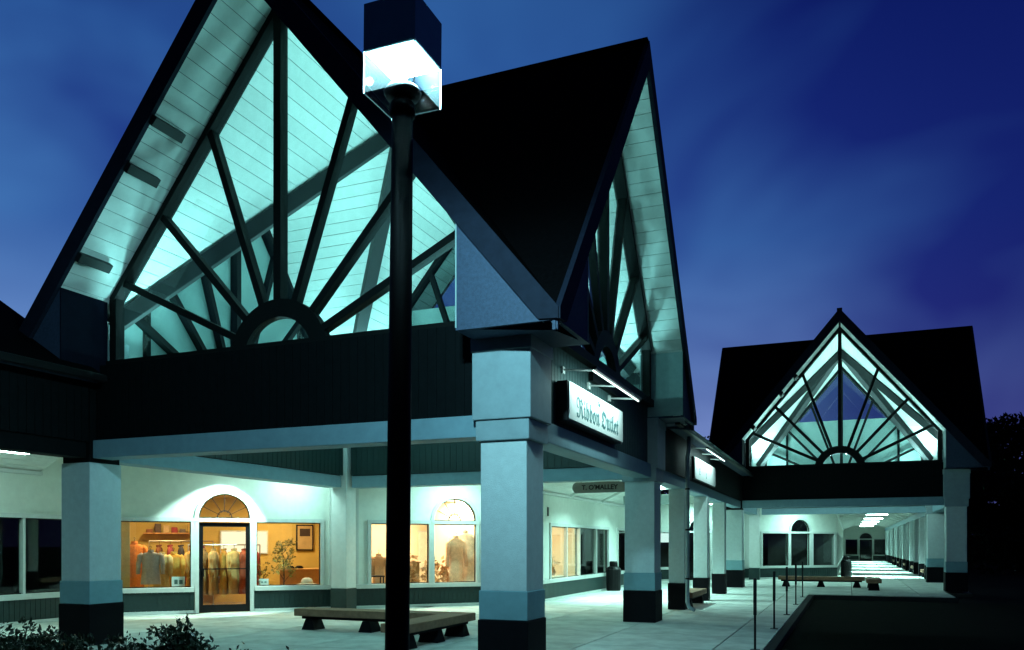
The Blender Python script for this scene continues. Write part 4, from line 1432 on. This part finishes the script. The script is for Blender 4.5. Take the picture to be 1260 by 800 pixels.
# ------------------------------------------------------------------ shrubs and trees
def shrub(label, x, y, h, w_, n, seed, lm=leafm, leaf=0.07):
    t = thing('shrub', label, 'shrub', (x, y, -0.12), 0, 'shrubs of the front planting bed')
    rr = random.Random(seed)
    st = MB()
    lf = MB()
    for k in range(24):
        a = rr.uniform(0, 6.28)
        r = w_ * math.sqrt(rr.random()) * 0.85
        e = Vector((r * math.cos(a), r * math.sin(a), h * rr.uniform(0.55, 0.98) * (1 - 0.35 * (r / w_) ** 2)))
        st.tube([(0.1 * r * math.cos(a), 0.1 * r * math.sin(a), 0), (e.x * 0.6, e.y * 0.6, e.z * 0.55), tuple(e)], [0.012, 0.008, 0.004], 5)
        leafquads(lf, e, n // 22, (0.13, 0.13, 0.10), leaf, rr)
        leafquads(lf, (e.x * 0.75, e.y * 0.75, e.z * 0.6), n // 16, (0.2, 0.2, 0.2), leaf, rr)
    obj('stems', st.mesh('stems', barkm), t)
    o = obj('foliage', lf.mesh('foliage', lm, fix=False), t)
    o['kind'] = 'stuff'


bed = obj('planting_bed', MB().box(-7.15, 2.5, -6.0, -0.72, -0.3, -0.11).mesh('planting_bed', mat('soil', (0.012, 0.010, 0.008), 0.95, 0.3, 9)))
bed['kind'] = 'structure'
for (x, y, h, w_, n, lab) in ((-3.95, -1.85, 0.86, 0.40, 900, 'tallest dark shrub below the arched shop door'), (-5.45, -2.45, 0.70, 0.5, 800, 'dark shrub in front of the banded left pillar'),
                              (-6.35, -2.3, 0.78, 0.42, 700, 'leafy dark shrub beyond the left pillar foot'), (-4.75, -2.0, 0.62, 0.3, 380, 'small shrub right of the banded left pillar'),
                              (-3.2, -1.6, 0.52, 0.18, 70, 'thin low shrub beside the tallest one'), (-2.6, -1.5, 0.54, 0.16, 40, 'sparse twiggy shrub before the long bench'), (-5.95, -2.9, 0.60, 0.4, 500, 'low shrub at the front of the planting bed')):
    shrub(lab, x, y, h, w_, n, int(abs(x * 100)))


def tree(label, x, y, h, r, seed, n=2600):
    t = thing('tree', label, 'tree', (x, y, -0.16), 0, 'dark trees beyond the arcade')
    rr = random.Random(seed)
    tr = MB()
    lf = MB()
    tr.tube([(0, 0, 0), (0.1, 0, h * 0.3), (0, 0.1, h * 0.75)], [0.3, 0.22, 0.08], 8)
    for k in range(26):
        a = rr.uniform(0, 6.28)
        f = rr.uniform(0.12, 0.97)
        rad = r * math.sin(math.pi * min(0.98, 0.12 + 0.86 * f)) ** 0.7 * rr.uniform(0.35, 1.0)
        e = Vector((rad * math.cos(a), rad * math.sin(a), h * f))
        tr.tube([(0, 0, h * f * 0.7), tuple(e)], [0.08, 0.02], 5)
        leafquads(lf, e, n // 26, (r * 0.40, r * 0.40, h * 0.10), 0.42, rr)
    obj('trunk', tr.mesh('trunk', barkm), t)
    o = obj('crown', lf.mesh('crown', leafd, fix=False), t)
    o['kind'] = 'stuff'


for i, (x, y, h, r, lab) in enumerate(((-14.5, 72, 12.4, 4.5, 'dark tree in the gap between the two towers, leftmost of three'), (-9.2, 74, 13.0, 4.2, 'dark tree seen in the gap between the two towers'), (-4.2, 73, 12.6, 4.0, 'dark tree in the gap, beside the distant tower roof'),
                                       (14.2, 76, 14.0, 4.2, 'dark tree right beside the distant tower'), (17.2, 74, 13.7, 4.2, 'dark tree second from the distant tower'), (20.5, 72, 13.5, 4.5, 'dark tree third from the distant tower'),
                                       (24.5, 73, 13.9, 4.6, 'dark tree fourth from the distant tower'), (12.2, 64, 9.0, 3.2, 'low dark tree beside the far colonnade'), (16.0, 62, 8.0, 3.6, 'low dark tree in front of the taller trees'))):
    tree(lab, x, y, h * 0.91, r, i + 11, 11000)
hb = thing('hedge', 'long dark hedge beyond the lawn', 'hedge', (20.0, 50.0, -0.16))
lf = MB()
rr = random.Random(5)
for k in range(60):
    leafquads(lf, (-8.6 + k * 0.5, rr.uniform(-0.4, 0.4), 1.3), 70, (0.7, 0.7, 1.4), 0.5, rr)
o = obj('foliage', lf.mesh('foliage', leafd, fix=False), hb)
o['kind'] = 'stuff'
st = MB()
for k in range(30):
    st.tube([(-8.4 + k, 0, 0), (-8.3 + k, 0.1, 1.8)], [0.05, 0.02], 5)
obj('stems', st.mesh('stems', barkm), hb)
